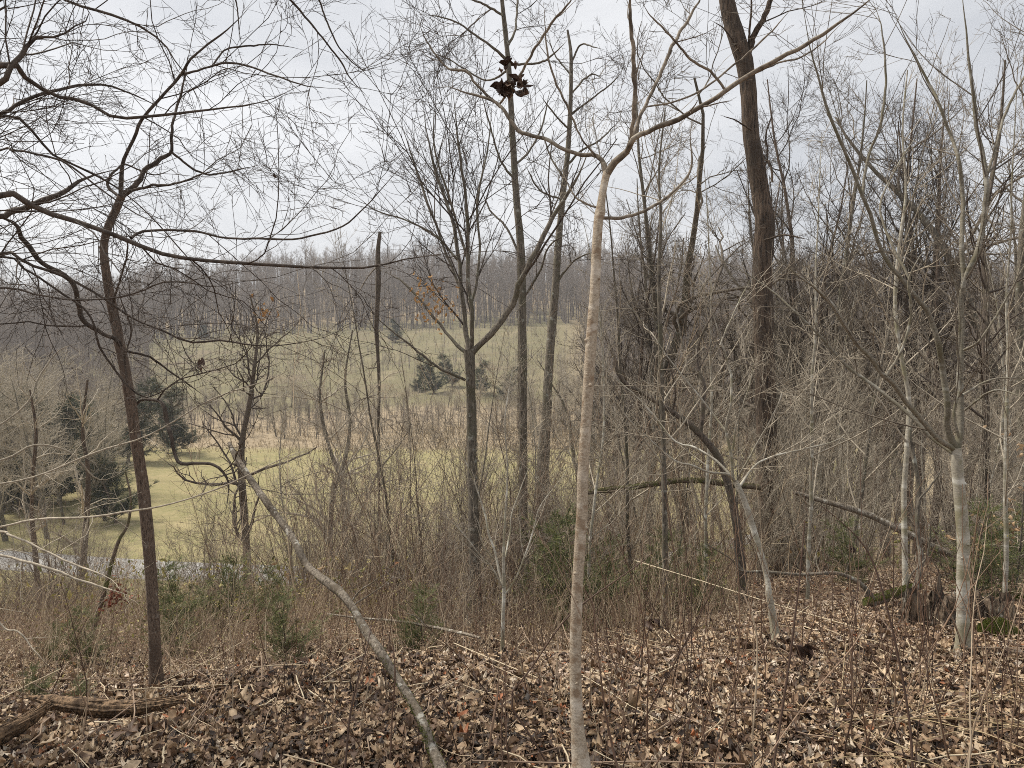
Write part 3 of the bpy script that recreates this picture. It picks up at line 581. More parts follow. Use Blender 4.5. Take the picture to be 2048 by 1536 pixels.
LM = [([(243, 392, 15), (268, 374, 13), (290, 345, 11), (320, 318, 10), (340, 304, 8), (345, 250, 6), (356, 205, 6), (372, 150, 5), (375, 112, 4)], 4.7, 4.9),
 ([(243, 392, 12), (243, 335, 9), (260, 290, 8), (277, 250, 8), (297, 222, 7), (328, 188, 7), (362, 150, 7), (376, 123, 6), (403, 99, 5), (438, 72, 5), (462, 51, 4), (520, -5, 3)], 4.7, 4.3),
 ([(362, 150, 6), (410, 137, 5), (458, 125, 5), (513, 137, 4), (547, 150, 4), (615, 172, 3), (690, 178, 2)], 4.5, 4.1),
 ([(424, 132, 4), (451, 99, 4), (496, 92, 4), (547, 89, 3), (610, 100, 2)], 4.4, 4.7),
 ([(243, 700, 11), (235, 680, 10), (200, 665, 10), (168, 642, 11), (160, 615, 12), (150, 575, 11), (130, 550, 12), (85, 525, 11), (50, 480, 12), (25, 448, 11), (0, 432, 11), (-40, 420, 10)], 4.75, 4.2),
 ([(342, 304, 6), (400, 345, 5), (445, 346, 4), (520, 330, 3)], 4.85, 5.2),
 ([(246, 385, 7), (300, 372, 6), (350, 368, 5), (400, 350, 4), (455, 330, 3)], 4.7, 4.4),
 ([(236, 392, 7), (215, 370, 7), (230, 340, 5), (255, 330, 4), (310, 350, 3), (360, 330, 2)], 4.7, 4.9),
 ([(268, 820, 8), (280, 800, 7), (318, 802, 9), (328, 818, 10), (333, 842, 10), (342, 869, 9), (349, 903, 8), (362, 927, 8), (410, 926, 7), (445, 941, 7), (458, 979, 6), (450, 1030, 4)], 4.8, 4.4),
 ([(262, 800, 6), (250, 720, 4), (262, 660, 4), (243, 600, 4), (235, 560, 3)], 4.75, 4.6),
 ([(225, 610, 6), (240, 560, 5), (255, 500, 4), (250, 450, 3)], 4.7, 4.3),
 ([(246, 700, 6), (300, 715, 5), (350, 750, 4), (420, 800, 2)], 4.75, 5.3)]
limb_part(root, base, [trace(a, y0, y1, 36, wob=.02) for a, y0, y1 in LM], M['dark_twig'], M['dark_twig'], tw, 8, .06)

# tree beyond the left edge whose limbs hang into view
tb_ = ground_at(-420, 3.7)
root = thing('overhanging_tree', 'dark limbed tree just outside the left edge, its long fine twigged limbs reaching across', 'tree', tb_)
Pt = np.array([[*(tb_ + [0, 0, -.2]), .13], [*(tb_ + [.05, 0, 1.2]), .11], [*(tb_ + [0, .1, 2.6]), .095], [*(tb_ + [.1, 0, 4.4]), .07]])
P, R = curve(Pt, 24); trunk_part(root, tb_, P, R, M['grey_bark'], 16, .05)
def off(h): x = tb_ + [0, 0, h]; return x
LM = [([(0, 130, 16), (30, 152, 12), (80, 175, 9), (130, 200, 8), (175, 206, 8), (215, 230, 7.5), (260, 238, 7), (310, 230, 6.5), (370, 225, 6), (470, 213, 5), (540, 200, 4), (610, 165, 3), (680, 140, 2)], 3.1, 3.5, 2.8),
 ([(0, 390, 14), (40, 402, 13), (80, 420, 13), (140, 440, 12), (200, 465, 11), (260, 478, 11), (300, 500, 10), (350, 510, 9), (430, 526, 8), (500, 528, 8), (600, 533, 7), (680, 535, 6.5), (760, 532, 6), (800, 518, 5.5), (850, 515, 5), (920, 500, 4.5), (980, 480, 4), (1040, 450, 3)], 2.9, 3.3, 2.2),
 ([(262, 476, 7), (290, 462, 6), (380, 462, 5.5), (450, 475, 5), (540, 478, 5), (600, 476, 4.5), (680, 455, 4), (720, 425, 3.5), (770, 370, 3), (830, 300, 2)], 3.05, 3.3, None),
 ([(0, 165, 13), (20, 130, 13), (45, 115, 14), (60, 85, 12), (80, 72, 10), (110, 75, 9), (150, 52, 8), (182, 35, 7), (165, 0, 5), (158, -30, 5)], 2.9, 3.0, 2.7),
 ([(0, 229, 8), (34, 208, 8), (85, 188, 8), (130, 176, 7), (180, 168, 6), (240, 178, 5), (300, 205, 4), (360, 230, 3), (430, 240, 2)], 3.4, 3.9, 2.6),
 ([(60, -30, 6), (126, 0, 6), (171, 15, 6), (219, 27, 6), (260, 44, 5), (301, 65, 5), (342, 103, 4), (362, 140, 3), (420, 200, 2), (500, 290, 2), (535, 340, 1.5)], 3.2, 3.5, 2.9),
 ([(0, 507, 8), (51, 526, 7), (103, 544, 7), (137, 555, 7), (171, 575, 6), (212, 599, 6), (246, 623, 5.5), (284, 647, 5), (325, 661, 5), (376, 685, 5), (444, 681, 5), (513, 693, 5), (581, 688, 4.5), (650, 675, 4), (720, 640, 3)], 3.6, 4.0, 2.0),
 ([(0, 515, 6), (51, 538, 5), (96, 568, 5), (147, 603, 5), (178, 626, 5), (191, 657, 5), (202, 702, 5), (222, 729, 5), (246, 763, 4), (290, 795, 4), (342, 773, 4), (400, 725, 3), (450, 700, 2)], 3.7, 3.9, 2.0),
 ([(0, 235, 7), (50, 255, 6), (85, 275, 6), (105, 310, 5), (150, 330, 5), (200, 355, 5), (240, 380, 3), (300, 430, 3), (380, 520, 3), (420, 560, 3), (470, 590, 3), (510, 655, 3), (550, 680, 2)], 3.6, 4.3, 2.5),
 ([(0, 300, 5), (60, 305, 5), (130, 325, 5), (190, 370, 4), (260, 420, 4), (330, 450, 3), (440, 470, 2)], 3.3, 3.0, 2.4),
 ([(0, 435, 14), (40, 420, 14), (90, 400, 13), (130, 382, 12), (170, 358, 11), (205, 345, 9), (240, 338, 5)], 4.2, 4.5, 2.4),
 ([(0, 20, 6), (60, 10, 6), (130, -5, 5)], 3.0, 3.0, 2.9),
 ([(0, 575, 5), (80, 590, 4), (160, 600, 4), (260, 590, 4), (340, 560, 4), (420, 575, 3), (520, 560, 3), (620, 600, 2)], 3.4, 3.2, 2.0),
 ([(560, -20, 5), (600, 20, 5), (640, 70, 4), (680, 120, 4), (700, 155, 3), (740, 200, 2)], 3.0, 3.3, None),
 ([(630, -20, 4), (645, 20, 4), (665, 70, 4), (690, 110, 3), (730, 140, 2), (770, 120, 1.5)], 3.1, 3.2, None),
 ([(470, -20, 4), (476, 30, 3), (480, 85, 2)], 3.0, 3.0, None)]
lines = []
for a, y0, y1, hh in LM:
    P, R = trace(a, y0, y1, 40, wob=.03)
    if hh is not None:
        s = off(hh); s[:2] += [.02, 0]; c0 = np.vstack([[*s, R[0] * 1.5], [*((s + P[0]) / 2 + [0, 0, .06]), R[0] * 1.2], np.hstack([P, R[:, None]])[::3]]); P, R = curve(c0, 46)
    lines.append((P, R))
tw = [D(dens=4.2, ang=42, ln=.85, K=10, up=.15, wob=.16, rfac=.5, rmin=.0018, rmax=.0042, t0=.12, flat=.25, shape=.35), D(dens=7.5, ang=48, ln=.34, K=7, wob=.2, rmin=.0014, flat=.2, up=.1), D(dens=13, ang=46, ln=.15, K=5, wob=.22, rmin=.0011), D(dens=15, ang=45, ln=.055, K=3, rmin=.0009)]
limb_part(root, tb_, lines, M['dark_twig'], M['dark_twig'], tw, 8, .05)

# low pale branches reaching in at the left edge
b0 = ground_at(-180, 4.2)
root = thing('low_sapling', 'low pale sapling beyond the left edge sending thin branches over the road view', 'tree', b0)
P, R = curve(np.array([[*b0, .02], [*(b0 + [.1, 0, .6]), .016], [*(b0 + [.2, 0, 1.3]), .01], [*(b0 + [.15, .1, 2.2]), .005]]), 14); trunk_part(root, b0, P, R, M['grey_bark'], 8)
LM = [([(-150, 1080, 8), (0, 1110, 6), (51, 1124, 6), (103, 1137, 6), (154, 1158, 5.5), (205, 1175, 5), (239, 1185, 4), (274, 1196, 3)], 4.2, 4.0),
 ([(-150, 1050, 8), (0, 1064, 6), (17, 1069, 6), (68, 1090, 5), (137, 1124, 5), (191, 1144, 5), (226, 1161, 4), (240, 1180, 3)], 4.2, 3.7),
 ([(-150, 1080, 7), (0, 1054, 5), (51, 1042, 5), (103, 1037, 5), (171, 1035, 5), (239, 1026, 5), (290, 1018, 4.5), (342, 1008, 4), (430, 980, 4), (500, 948, 3.5), (580, 912, 3), (680, 880, 2)], 4.1, 3.6),
 ([(-100, 1120, 5), (0, 1248, 4), (35, 1262, 4), (60, 1290, 3.5), (85, 1320, 3), (105, 1338, 2.5)], 4.2, 4.0), ([(-160, 990, 5), (0, 968, 4), (80, 950, 4), (190, 905, 4), (300, 870, 3.5), (420, 800, 3), (560, 750, 2.5), (650, 690, 2)], 4.3, 4.8),
 ([(-160, 950, 5), (0, 920, 5), (70, 890, 4), (140, 905, 4), (200, 960, 3), (270, 930, 2)], 4.5, 5.0), ([(-100, 900, 5), (0, 850, 4), (60, 800, 4), (75, 760, 4), (120, 700, 3), (180, 680, 2)], 4.4, 4.9)]
limb_part(root, b0, [trace(a, y0, y1, 30, wob=.02) for a, y0, y1 in LM], M['grey_twig'], M['grey_twig'], [D(dens=4, ang=50, ln=.35, K=6, wob=.2, rfac=.5, rmin=.0012, t0=.25, up=.1), D(dens=8, ang=45, ln=.12, K=4, rmin=.0009, wob=.2)], 7)

def vines(root, base, P, R, n, mat='dead_bark'):
    b = MB()
    for i in range(n):
        K = len(P); t = np.linspace(0, rng.uniform(.5, 1), 40); f = np.minimum(t * (K - 1), K - 1.01); k = f.astype(int); a = (f - k)[:, None]
        p = P[k] * (1 - a) + P[k + 1] * a; r = R[k]; ph = rng.uniform(0, 6) + t * rng.uniform(-5, 5)
        q = p + np.stack([np.cos(ph), np.sin(ph), 0 * ph], 1) * (r * 1.1 + .012 * rng.random())[:, None] + rng.normal(0, .006, p.shape)
        tubes(b, q, np.full(40, rng.uniform(.003, .009)) * np.linspace(1, .4, 40), 5)
    b.build('vine', M[mat], root, base)
# forked tree wrapped in vines
base = ground_at(948, 9)
root = thing('forked_tree', 'vine wrapped tree forking low into one mossy slanting limb and many upright shoots', 'tree', base)
P, R = trace([(952, 1290, 30), (950, 1200, 26), (947, 1050, 24), (944, 900, 22), (942, 800, 22), (940, 740, 24), (938, 700, 26)], 9, 9, 40, .02); trunk_part(root, base, P, R, M['grey_bark'], 16, .06); vines(root, base, P, R, 7)
tw = [D(dens=2.4, ang=34, ln=1.9, K=8, up=.5, wob=.09, rfac=.5, rmin=.0042, t0=.08), D(dens=4, ang=36, ln=.75, K=5, wob=.13, rmin=.0032, up=.3), D(dens=6, ang=40, ln=.3, K=4, rmin=.0026), D(dens=6, ang=40, ln=.14, K=3, rmin=.0022)]
LM = [([(945, 705, 15), (990, 660, 15), (1020, 612, 15), (1045, 560, 14), (1062, 515, 13), (1092, 465, 12), (1110, 430, 10), (1140, 380, 8), (1170, 320, 5), (1195, 250, 3)], 9, 8.4),
 ([(938, 705, 13), (932, 650, 11), (925, 590, 10), (918, 520, 9), (905, 440, 8), (880, 370, 7), (860, 300, 5), (845, 200, 3)], 9, 9.6), ([(942, 700, 12), (945, 640, 10), (938, 560, 9), (935, 480, 8), (930, 380, 7), (915, 280, 5), (905, 160, 3)], 9, 8.8),
 ([(935, 710, 10), (905, 680, 8), (880, 650, 7), (840, 600, 6), (800, 560, 5), (760, 540, 3)], 9, 9.5), ([(925, 590, 7), (890, 500, 6), (860, 420, 6), (830, 330, 5), (800, 240, 3)], 9.3, 9.8),
 ([(935, 520, 6), (900, 400, 5), (870, 300, 4), (868, 200, 3)], 9, 8.7), ([(930, 760, 7), (870, 730, 6), (820, 690, 5), (770, 650, 3), (740, 620, 2)], 9, 8.3), ([(915, 520, 6), (870, 470, 5), (810, 440, 4), (750, 420, 3), (700, 380, 2)], 9.2, 8.6), ([(940, 620, 7), (960, 520, 6), (955, 400, 5), (975, 300, 4), (985, 200, 3)], 9, 9.5)]
limb_part(root, base, [trace(a, y0, y1, 28, .05) for a, y0, y1 in LM], M['grey_bark'], M['dark_twig'], tw, 8, .05)
# two tall mossy grey trees behind it
base = ground_at(1046, 11.5)
root = thing('tall_tree', 'tall straight grey green tree between the forked tree and the slim pale tree', 'tree', base)
P, R = trace([(1050, 1240, 26), (1048, 1100, 21), (1046, 900, 20), (1045, 700, 19), (1044, 560, 19), (1040, 470, 18), (1033, 400, 16), (1027, 300, 14), (1021, 200, 13), (1017, 130, 12), (1010, 60, 11), (1004, 0, 9), (1000, -60, 8)], 11.5, 11.5, 60, .02); trunk_part(root, base, P, R, M['grey_bark'], 16, .06); vines(root, base, P, R, 4)
tw = [D(dens=3.2, ang=50, ln=1.5, K=8, up=.2, wob=.13, rfac=.45, rmin=.0044, t0=.15), D(dens=5.5, ang=45, ln=.65, K=5, wob=.16, rmin=.0034, up=0), D(dens=7, ang=42, ln=.28, K=4, rmin=.0028), D(dens=7, ang=42, ln=.12, K=3, rmin=.0024)]
LM = [([(1014, 120, 8), (985, 95, 6), (950, 70, 5), (915, 45, 4), (870, 32, 3), (830, 30, 2)], 11.5, 11), ([(1012, 100, 7), (1030, 60, 5), (1035, 0, 5), (1040, -40, 3)], 11.5, 11.8), ([(1016, 140, 6), (970, 160, 4), (900, 120, 3), (850, 100, 2)], 11.5, 12.4), ([(1020, 130, 6), (1080, 125, 5), (1110, 105, 4), (1135, 80, 3)], 11.5, 11), ([(1030, 330, 6), (1060, 300, 5), (1085, 250, 4), (1100, 180, 3)], 11.5, 12),
 ([(1005, 30, 6), (960, 5, 5), (910, -10, 3)], 11.5, 11.2), ([(1030, 360, 6), (1000, 320, 5), (980, 250, 4), (960, 180, 3)], 11.5, 11), ([(1045, 600, 6), (1080, 540, 5), (1100, 490, 4), (1150, 460, 3)], 11.5, 10.8), ([(1044, 520, 6), (1010, 450, 5), (980, 420, 4), (960, 370, 3)], 11.5, 12)]
limb_part(root, base, [trace(a, y0, y1, 24, .05) for a, y0, y1 in LM], M['grey_bark'], M['dark_twig'], tw, 7, .05)
base = ground_at(1088, 14)
root = thing('tall_tree', 'tall dark tree with thick base and feathery top just left of the slim pale tree', 'tree', base)
P, R = trace([(1086, 1220, 38), (1086, 1000, 32), (1087, 900, 30), (1093, 820, 24), (1097, 750, 21), (1105, 640, 20), (1112, 560, 18), (1118, 470, 16), (1127, 380, 13), (1136, 300, 12), (1141, 200, 10), (1142, 110, 8), (1135, 60, 5)], 14, 14, 60, .02); trunk_part(root, base, P, R, M['grey_bark'], 16, .06)
LM = [([(1142, 130, 5), (1160, 90, 4), (1190, 95, 3), (1210, 100, 2)], 14, 13.6), ([(1140, 190, 5), (1180, 150, 4), (1210, 160, 2)], 14, 14.5), ([(1140, 230, 6), (1180, 200, 4), (1230, 160, 3), (1250, 130, 2)], 14, 13.4), ([(1141, 150, 4), (1110, 110, 3), (1095, 70, 2)], 14, 14.2), ([(1134, 330, 6), (1165, 300, 5), (1200, 280, 4), (1240, 240, 3)], 14, 13.6),
 ([(1130, 360, 6), (1100, 310, 4), (1080, 250, 3)], 14, 14.5), ([(1110, 570, 6), (1150, 520, 4), (1200, 500, 3)], 14, 13.3), ([(1124, 400, 5), (1080, 380, 4), (1050, 330, 3)], 14, 13.5), ([(1140, 260, 5), (1110, 230, 4), (1080, 190, 3)], 14, 13.5)]
limb_part(root, base, [trace(a, y0, y1, 22, .05) for a, y0, y1 in LM], M['grey_bark'], M['dark_twig'], tw, 7, .05)
# dead snag
base = ground_at(757, 14)
root = thing('snag', 'thin dark dead snag with a snapped flat top, standing alone against the hill', 'dead tree', base)
P, R = trace([(760, 1240, 8), (758, 1000, 7), (757, 850, 7), (758, 760, 7), (755, 700, 8), (753, 640, 11), (757, 560, 12), (756, 500, 11), (760, 463, 8)], 14, 14, 50, .02); trunk_part(root, base, P, R, M['dark_bark'], 12, .12, cap=True)
limb_part(root, base, [trace([(756, 530, 4), (735, 555, 3), (713, 590, 3)], 14, 13.8, 8), trace([(757, 735, 3), (740, 737, 3), (735, 736, 3)], 14, 13.9, 6), trace([(757, 788, 4), (720, 800, 3), (700, 812, 2)], 14, 13.8, 6)], M['dead_bark'], None, None, 6)
# big furrowed oak
base = ground_at(1542, 13)
root = thing('oak_tree', 'big dark deeply furrowed oak trunk, thickest in the woods', 'tree', base)
P, R = trace([(1545, 1170, 78), (1543, 1130, 60), (1540, 1060, 54), (1536, 960, 50), (1533, 850, 47), (1530, 740, 46), (1527, 640, 45), (1524, 560, 44), (1527, 490, 44), (1529, 440, 43), (1520, 380, 40), (1510, 320, 39), (1500, 250, 36), (1497, 180, 36), (1490, 130, 38), (1478, 90, 38), (1464, 45, 36), (1453, 0, 33), (1448, -60, 30)], 13, 13, 110, .02)
b = MB(); sd = 40; tubes(b, P, R, sd, rough=.035); b.build('trunk', M['oak_bark'], root, base)
tw = [D(dens=3, ang=48, ln=1.6, K=7, up=.2, wob=.14, rfac=.3, rmin=.005, t0=.1), D(dens=4.5, ang=45, ln=.5, K=5, wob=.16, rmin=.0028), D(dens=6, ang=42, ln=.2, K=3, rmin=.0024)]
LM = [([(1494, 120, 14), (1500, 95, 15), (1510, 65, 14), (1528, 35, 13), (1540, 0, 12), (1552, -50, 10)], 13, 12.6), ([(1497, 95, 5), (1500, 50, 5), (1503, 0, 4), (1500, -40, 3)], 13, 12.4), ([(1518, 360, 5), (1535, 310, 5), (1532, 270, 4), (1548, 220, 3)], 12.9, 12.4), ([(1545, 365, 5), (1540, 325, 5), (1528, 320, 5)], 12.6, 12.7),
 ([(1485, 110, 5), (1450, 60, 3), (1420, 40, 2)], 12.9, 12.2), ([(1502, 260, 4), (1470, 240, 3), (1440, 230, 2)], 12.8, 12.2), ([(1530, 480, 5), (1570, 470, 4), (1620, 480, 3)], 12.8, 12.2)]
limb_part(root, base, [trace(a, y0, y1, 20, .03) for a, y0, y1 in LM], M['oak_bark'], M['dark_twig'], tw, 8, .05)

# smooth pale maple with several stems
base = ground_at(1927, 4.6)
root = thing('pale_maple', 'smooth pale banded maple splitting into several stems in front of the rotten stump', 'tree', base)
P, R = trace([(1928, 1345, 36), (1927, 1310, 27), (1926, 1240, 26), (1926, 1160, 27), (1927, 1090, 27), (1924, 1040, 27), (1919, 985, 26), (1914, 930, 25), (1912, 895, 23)], 4.6, 4.6, 50); trunk_part(root, base, P, R, M['maple_bark'], 22, .015, knots=3)
tw = [D(dens=3.2, ang=38, ln=1.0, K=8, up=.4, wob=.06, rfac=.45, rmin=.0022, t0=.12), D(dens=5.0, ang=38, ln=.45, K=5, wob=.09, rmin=.0016, up=.3), D(dens=7, ang=40, ln=.16, K=4, rmin=.0013, up=.2), D(dens=6, ang=40, ln=.06, K=3, rmin=.0011)]
LM = [([(1912, 897, 17), (1896, 862, 15), (1892, 808, 14), (1884, 740, 13), (1879, 697, 12), (1866, 650, 11), (1851, 618, 11), (1816, 575, 10), (1775, 523, 9), (1750, 460, 9), (1724, 393, 8), (1707, 342, 8), (1680, 280, 7), (1656, 222, 7), (1636, 150, 6), (1622, 103, 5), (1606, 20, 4), (1600, -40, 4)], 4.6, 4.2),
 ([(1914, 897, 17), (1922, 850, 16), (1921, 780, 15), (1921, 720, 14), (1925, 650, 13), (1929, 560, 12), (1950, 510, 12), (1966, 460, 11), (1974, 376, 11), (1968, 320, 10), (1957, 274, 9), (1943, 171, 8), (1933, 68, 7), (1926, 0, 6), (1922, -50, 5)], 4.6, 4.9),
 ([(1928, 560, 11), (1924, 500, 10), (1926, 440, 9), (1926, 376, 9), (1915, 320, 8), (1902, 274, 7), (1880, 215, 7), (1864, 178, 6), (1835, 120, 5), (1810, 75, 4), (1780, 0, 3)], 4.72, 5.1),
 ([(1910, 900, 13), (1870, 872, 12), (1827, 823, 11), (1800, 785, 11), (1772, 752, 11), (1740, 715, 10), (1707, 681, 9), (1683, 644, 9), (1656, 599, 8), (1630, 575, 6), (1604, 558, 5), (1570, 530, 4), (1530, 500, 3)], 4.6, 4.0),
 ([(1905, 905, 10), (1870, 880, 9), (1820, 832, 9), (1758, 780, 8), (1690, 729, 7), (1639, 671, 6), (1587, 620, 5), (1540, 579, 4), (1480, 540, 3), (1400, 500, 2)], 4.6, 5.4),
 ([(1772, 752, 7), (1790, 722, 6), (1803, 702, 6), (1820, 647, 6), (1822, 600, 5), (1816, 565, 5), (1835, 520, 4), (1856, 490, 3)], 4.3, 4.2),
 ([(1918, 876, 7), (1909, 835, 7), (1912, 800, 7), (1922, 780, 7), (1923, 745, 6), (1916, 705, 6), (1921, 637, 6), (1912, 570, 5), (1880, 520, 4), (1862, 480, 3)], 4.5, 4.4),
 ([(1724, 395, 7), (1735, 320, 6), (1760, 250, 6), (1772, 160, 5), (1764, 60, 4), (1746, 0, 3)], 4.4, 4.6), ([(1968, 370, 7), (1990, 300, 6), (2010, 230, 6), (2045, 160, 5), (2100, 80, 4)], 4.8, 5.2),
 ([(1928, 700, 6), (1960, 680, 5), (2000, 620, 5), (2050, 530, 4), (2100, 440, 3)], 4.6, 4.2), ([(1925, 790, 5), (1980, 760, 4), (2048, 755, 3), (2100, 750, 2)], 4.6, 4.9), ([(1930, 820, 5), (1990, 780, 4), (2060, 800, 3)], 4.6, 4.1), ([(1820, 560, 6), (1790, 500, 6), (1760, 420, 5), (1790, 340, 4), (1840, 260, 3)], 4.5, 4.9)]
limb_part(root, base, [trace(a, y0, y1, 36, .02) for a, y0, y1 in LM], M['maple_limb'], M['mid_twig'], tw, 9, .03)
# small leaning tree with a fan of branches
base = ground_at(1553, 5.0)
root = thing('leaning_sapling', 'small leaning grey sapling with a split in its stem and a low fan of branches', 'tree', base)
P, R = trace([(1557, 1305, 26), (1552, 1285, 18), (1546, 1235, 16), (1538, 1190, 15), (1533, 1150, 13), (1518, 1095, 15), (1500, 1035, 14), (1484, 990, 13), (1470, 962, 13)], 5, 5.1, 40, .01); trunk_part(root, base, P, R, M['maple_bark'], 14, .05)
LM = [([(1472, 965, 8), (1455, 950, 7), (1416, 944, 5), (1380, 930, 5), (1348, 920, 4), (1290, 870, 3), (1240, 820, 2)], 5.1, 4.8), ([(1468, 958, 7), (1430, 920, 6), (1390, 895, 5), (1348, 880, 4), (1280, 800, 3), (1200, 730, 2)], 5.1, 5.6), ([(1466, 960, 7), (1460, 900, 7), (1451, 860, 6), (1462, 800, 6), (1461, 746, 5), (1445, 690, 4), (1430, 640, 3), (1400, 560, 2)], 5.1, 5.0),
 ([(1475, 960, 6), (1490, 930, 5), (1530, 860, 4), (1560, 800, 3), (1580, 720, 2)], 5.1, 4.7), ([(1452, 862, 5), (1420, 820, 4), (1380, 770, 4), (1340, 720, 3), (1290, 650, 2), (1230, 580, 1.5)], 5.1, 5.3), ([(1478, 975, 7), (1510, 932, 4.5), (1553, 911, 4), (1622, 895, 3.5), (1673, 880, 2.5), (1700, 860, 2)], 5.1, 6.2), ([(1465, 900, 5), (1475, 840, 4), (1500, 770, 3), (1510, 700, 2)], 5.1, 4.9), ([(1440, 690, 4), (1470, 620, 3), (1500, 560, 2)], 5, 5.2)]
limb_part(root, base, [trace(a, y0, y1, 24, .03) for a, y0, y1 in LM], M['maple_bark'], M['grey_twig'], [D(dens=4.5, ang=42, ln=.7, K=6, up=.3, wob=.08, rfac=.5, rmin=.0018, t0=.12), D(dens=7, ang=40, ln=.3, K=4, wob=.12, rmin=.0014, up=.3), D(dens=8, ang=40, ln=.12, K=3, rmin=.0012)], 7)

def simple(name, label, cat, px, Y, tr, bm, tm, limbs, tw, sides=12, rough=.05, Y1=None, K=36, vn=0, group=None, cap=False):
    base = ground_at(px, Y); root = thing(name, label, cat, base, group)
    P, R = trace(tr, Y, Y1 or Y, K, .01); trunk_part(root, base, P, R, M[bm], sides, rough, cap=cap)
    if vn: vines(root, base, P, R, vn)
    if limbs: limb_part(root, base, [trace(a, y0, y1, 20, .03) for a, y0, y1 in limbs], M[bm], M[tm], tw, 7)
    elif tw:
        b = MB(); A, B = P[None], R[None]
        for s in tw: A, B = spawn(A, B, **s); tubes(b, A, B, 4)
        b.build('crown', M[tm], root, base)
    return root
TWS = [D(dens=4.2, ang=48, ln=1.2, K=7, up=.5, wob=.12, rfac=.45, rmin=.0022, t0=.3), D(dens=5.5, ang=44, ln=.32, K=5, up=.3, wob=.14, rmin=.0017), D(dens=7, ang=42, ln=.13, K=3, rmin=.0013)]
simple('crooked_tree', 'crooked black stemmed tree bending sharply to a bare drooping hook', 'tree', 1480, 8.5, [(1488, 1230, 22), (1480, 1120, 20), (1465, 1000, 20), (1448, 945, 18), (1435, 912, 17), (1414, 883, 16), (1380, 850, 15), (1345, 824, 13), (1312, 803, 13), (1283, 784, 11), (1256, 772, 10), (1240, 752, 9), (1231, 735, 8), (1229, 712, 5)], 'dark_bark', 'dark_twig', [([(1400, 870, 12), (1405, 820, 10), (1408, 770, 9), (1395, 730, 7), (1400, 680, 5), (1430, 620, 4), (1470, 560, 3)], 8.5, 8.8), ([(1345, 822, 5), (1350, 780, 4), (1330, 700, 3), (1300, 640, 2)], 8.5, 8)], TWS, 12, .08)
simple('grey_tree', 'slim mottled grey tree standing just beyond the slim pale tree', 'tree', 1330, 7.0, [(1331, 1250, 20), (1330, 1230, 14), (1330, 1150, 13), (1329, 1000, 13), (1326, 880, 12), (1322, 760, 12), (1320, 650, 11), (1318, 540, 9), (1322, 440, 7), (1318, 340, 5), (1330, 220, 3)], 'grey_bark', 'grey_twig', None, TWS, Y1=7.2)
simple('white_sapling', 'white stemmed sapling with a low three way fork beyond the broken leaning trunk', 'tree', 1005, 4.8, [(1005, 1345, 14), (1005, 1320, 10), (1006, 1240, 9), (1008, 1180, 9), (1007, 1120, 7), (1010, 1040, 5), (1015, 940, 4), (1010, 840, 3), (1025, 740, 2)], 'maple_bark', 'grey_twig',
 [([(1006, 1175, 6), (998, 1140, 6), (990, 1105, 5), (976, 1060, 5), (965, 1010, 4), (935, 930, 3), (900, 860, 2)], 4.8, 5.0), ([(1009, 1190, 5), (1030, 1160, 4), (1050, 1110, 4), (1070, 1050, 4), (1082, 1010, 3), (1120, 960, 2), (1160, 900, 1.5)], 4.8, 4.6), ([(1004, 1172, 4), (980, 1130, 4), (960, 1110, 3), (920, 1060, 3), (880, 1020, 2)], 4.8, 4.5), ([(1010, 1115, 4), (1020, 1070, 3.5), (1026, 1020, 3), (1060, 930, 2)], 4.8, 5.1), ([(990, 1120, 3), (965, 1090, 3), (958, 1050, 2), (940, 1010, 1.5)], 4.85, 4.6)],
 [D(dens=5, ang=42, ln=.35, K=5, up=.4, wob=.1, rfac=.5, rmin=.0012, t0=.15), D(dens=7, ang=40, ln=.13, K=4, rmin=.001, up=.3)], 10)
simple('banded_tree', 'slim pale grey tree rising beside the mossy log', 'tree', 1810, 6.6, [(1812, 1225, 20), (1811, 1160, 14), (1809, 1060, 13), (1808, 980, 12), (1814, 900, 12), (1818, 800, 10), (1800, 700, 9), (1790, 600, 8), (1800, 480, 7), (1812, 380, 5), (1805, 260, 4), (1815, 140, 3)], 'maple_bark', 'grey_twig', None, TWS, Y1=6.9)
simple('vine_clad_tree', 'thin dark shaggy tree beyond the pale maple', 'tree', 1974, 9.0, [(1975, 1170, 18), (1973, 1060, 16), (1971, 940, 17), (1974, 860, 14), (1972, 760, 13), (1970, 660, 13), (1972, 580, 12), (1965, 480, 10), (1980, 380, 9), (2000, 260, 7), (2010, 120, 4)], 'dark_bark', 'dark_twig', None, TWS, 12, .15, vn=5)
simple('mossy_pole', 'thin mossy tree leaning away over the road, with a clump of red leaves', 'tree', 172, 8.0, [(168, 1310, 12), (178, 1285, 11), (195, 1230, 11), (212, 1170, 11), (222, 1130, 9), (238, 1080, 8), (255, 1050, 7), (262, 1000, 5), (250, 940, 3)], 'mossy_bark', 'grey_twig', None, [D(dens=2, ang=50, ln=.6, K=6, up=.2, wob=.2, rfac=.4, rmin=.002, t0=.5), D(dens=6, ang=44, ln=.25, K=4, rmin=.0016)], Y1=8.4)
lm = MB(); c = pt(230, 1192, 8.1); leaves(lm, c + rng.normal(0, 1, (90, 3)) * [.07, .08, .07], rng.uniform(.04, .07, 90), 0, tilt=1, curl=1.2)
tag(lm.build('red_leaf_clump', M['red_leaf'], None, c), 'clump of dull red oak leaves hanging by the mossy leaning tree', 'leaf clump')
TWM = [D(dens=2.4, ang=50, ln=2.4, K=8, up=.5, wob=.2, rfac=.5, rmin=.006, t0=.2, shape=.4), D(dens=3, ang=46, ln=.9, K=6, up=.2, wob=.2, rmin=.005), D(dens=4.5, ang=44, ln=.4, K=4, rmin=.004)]
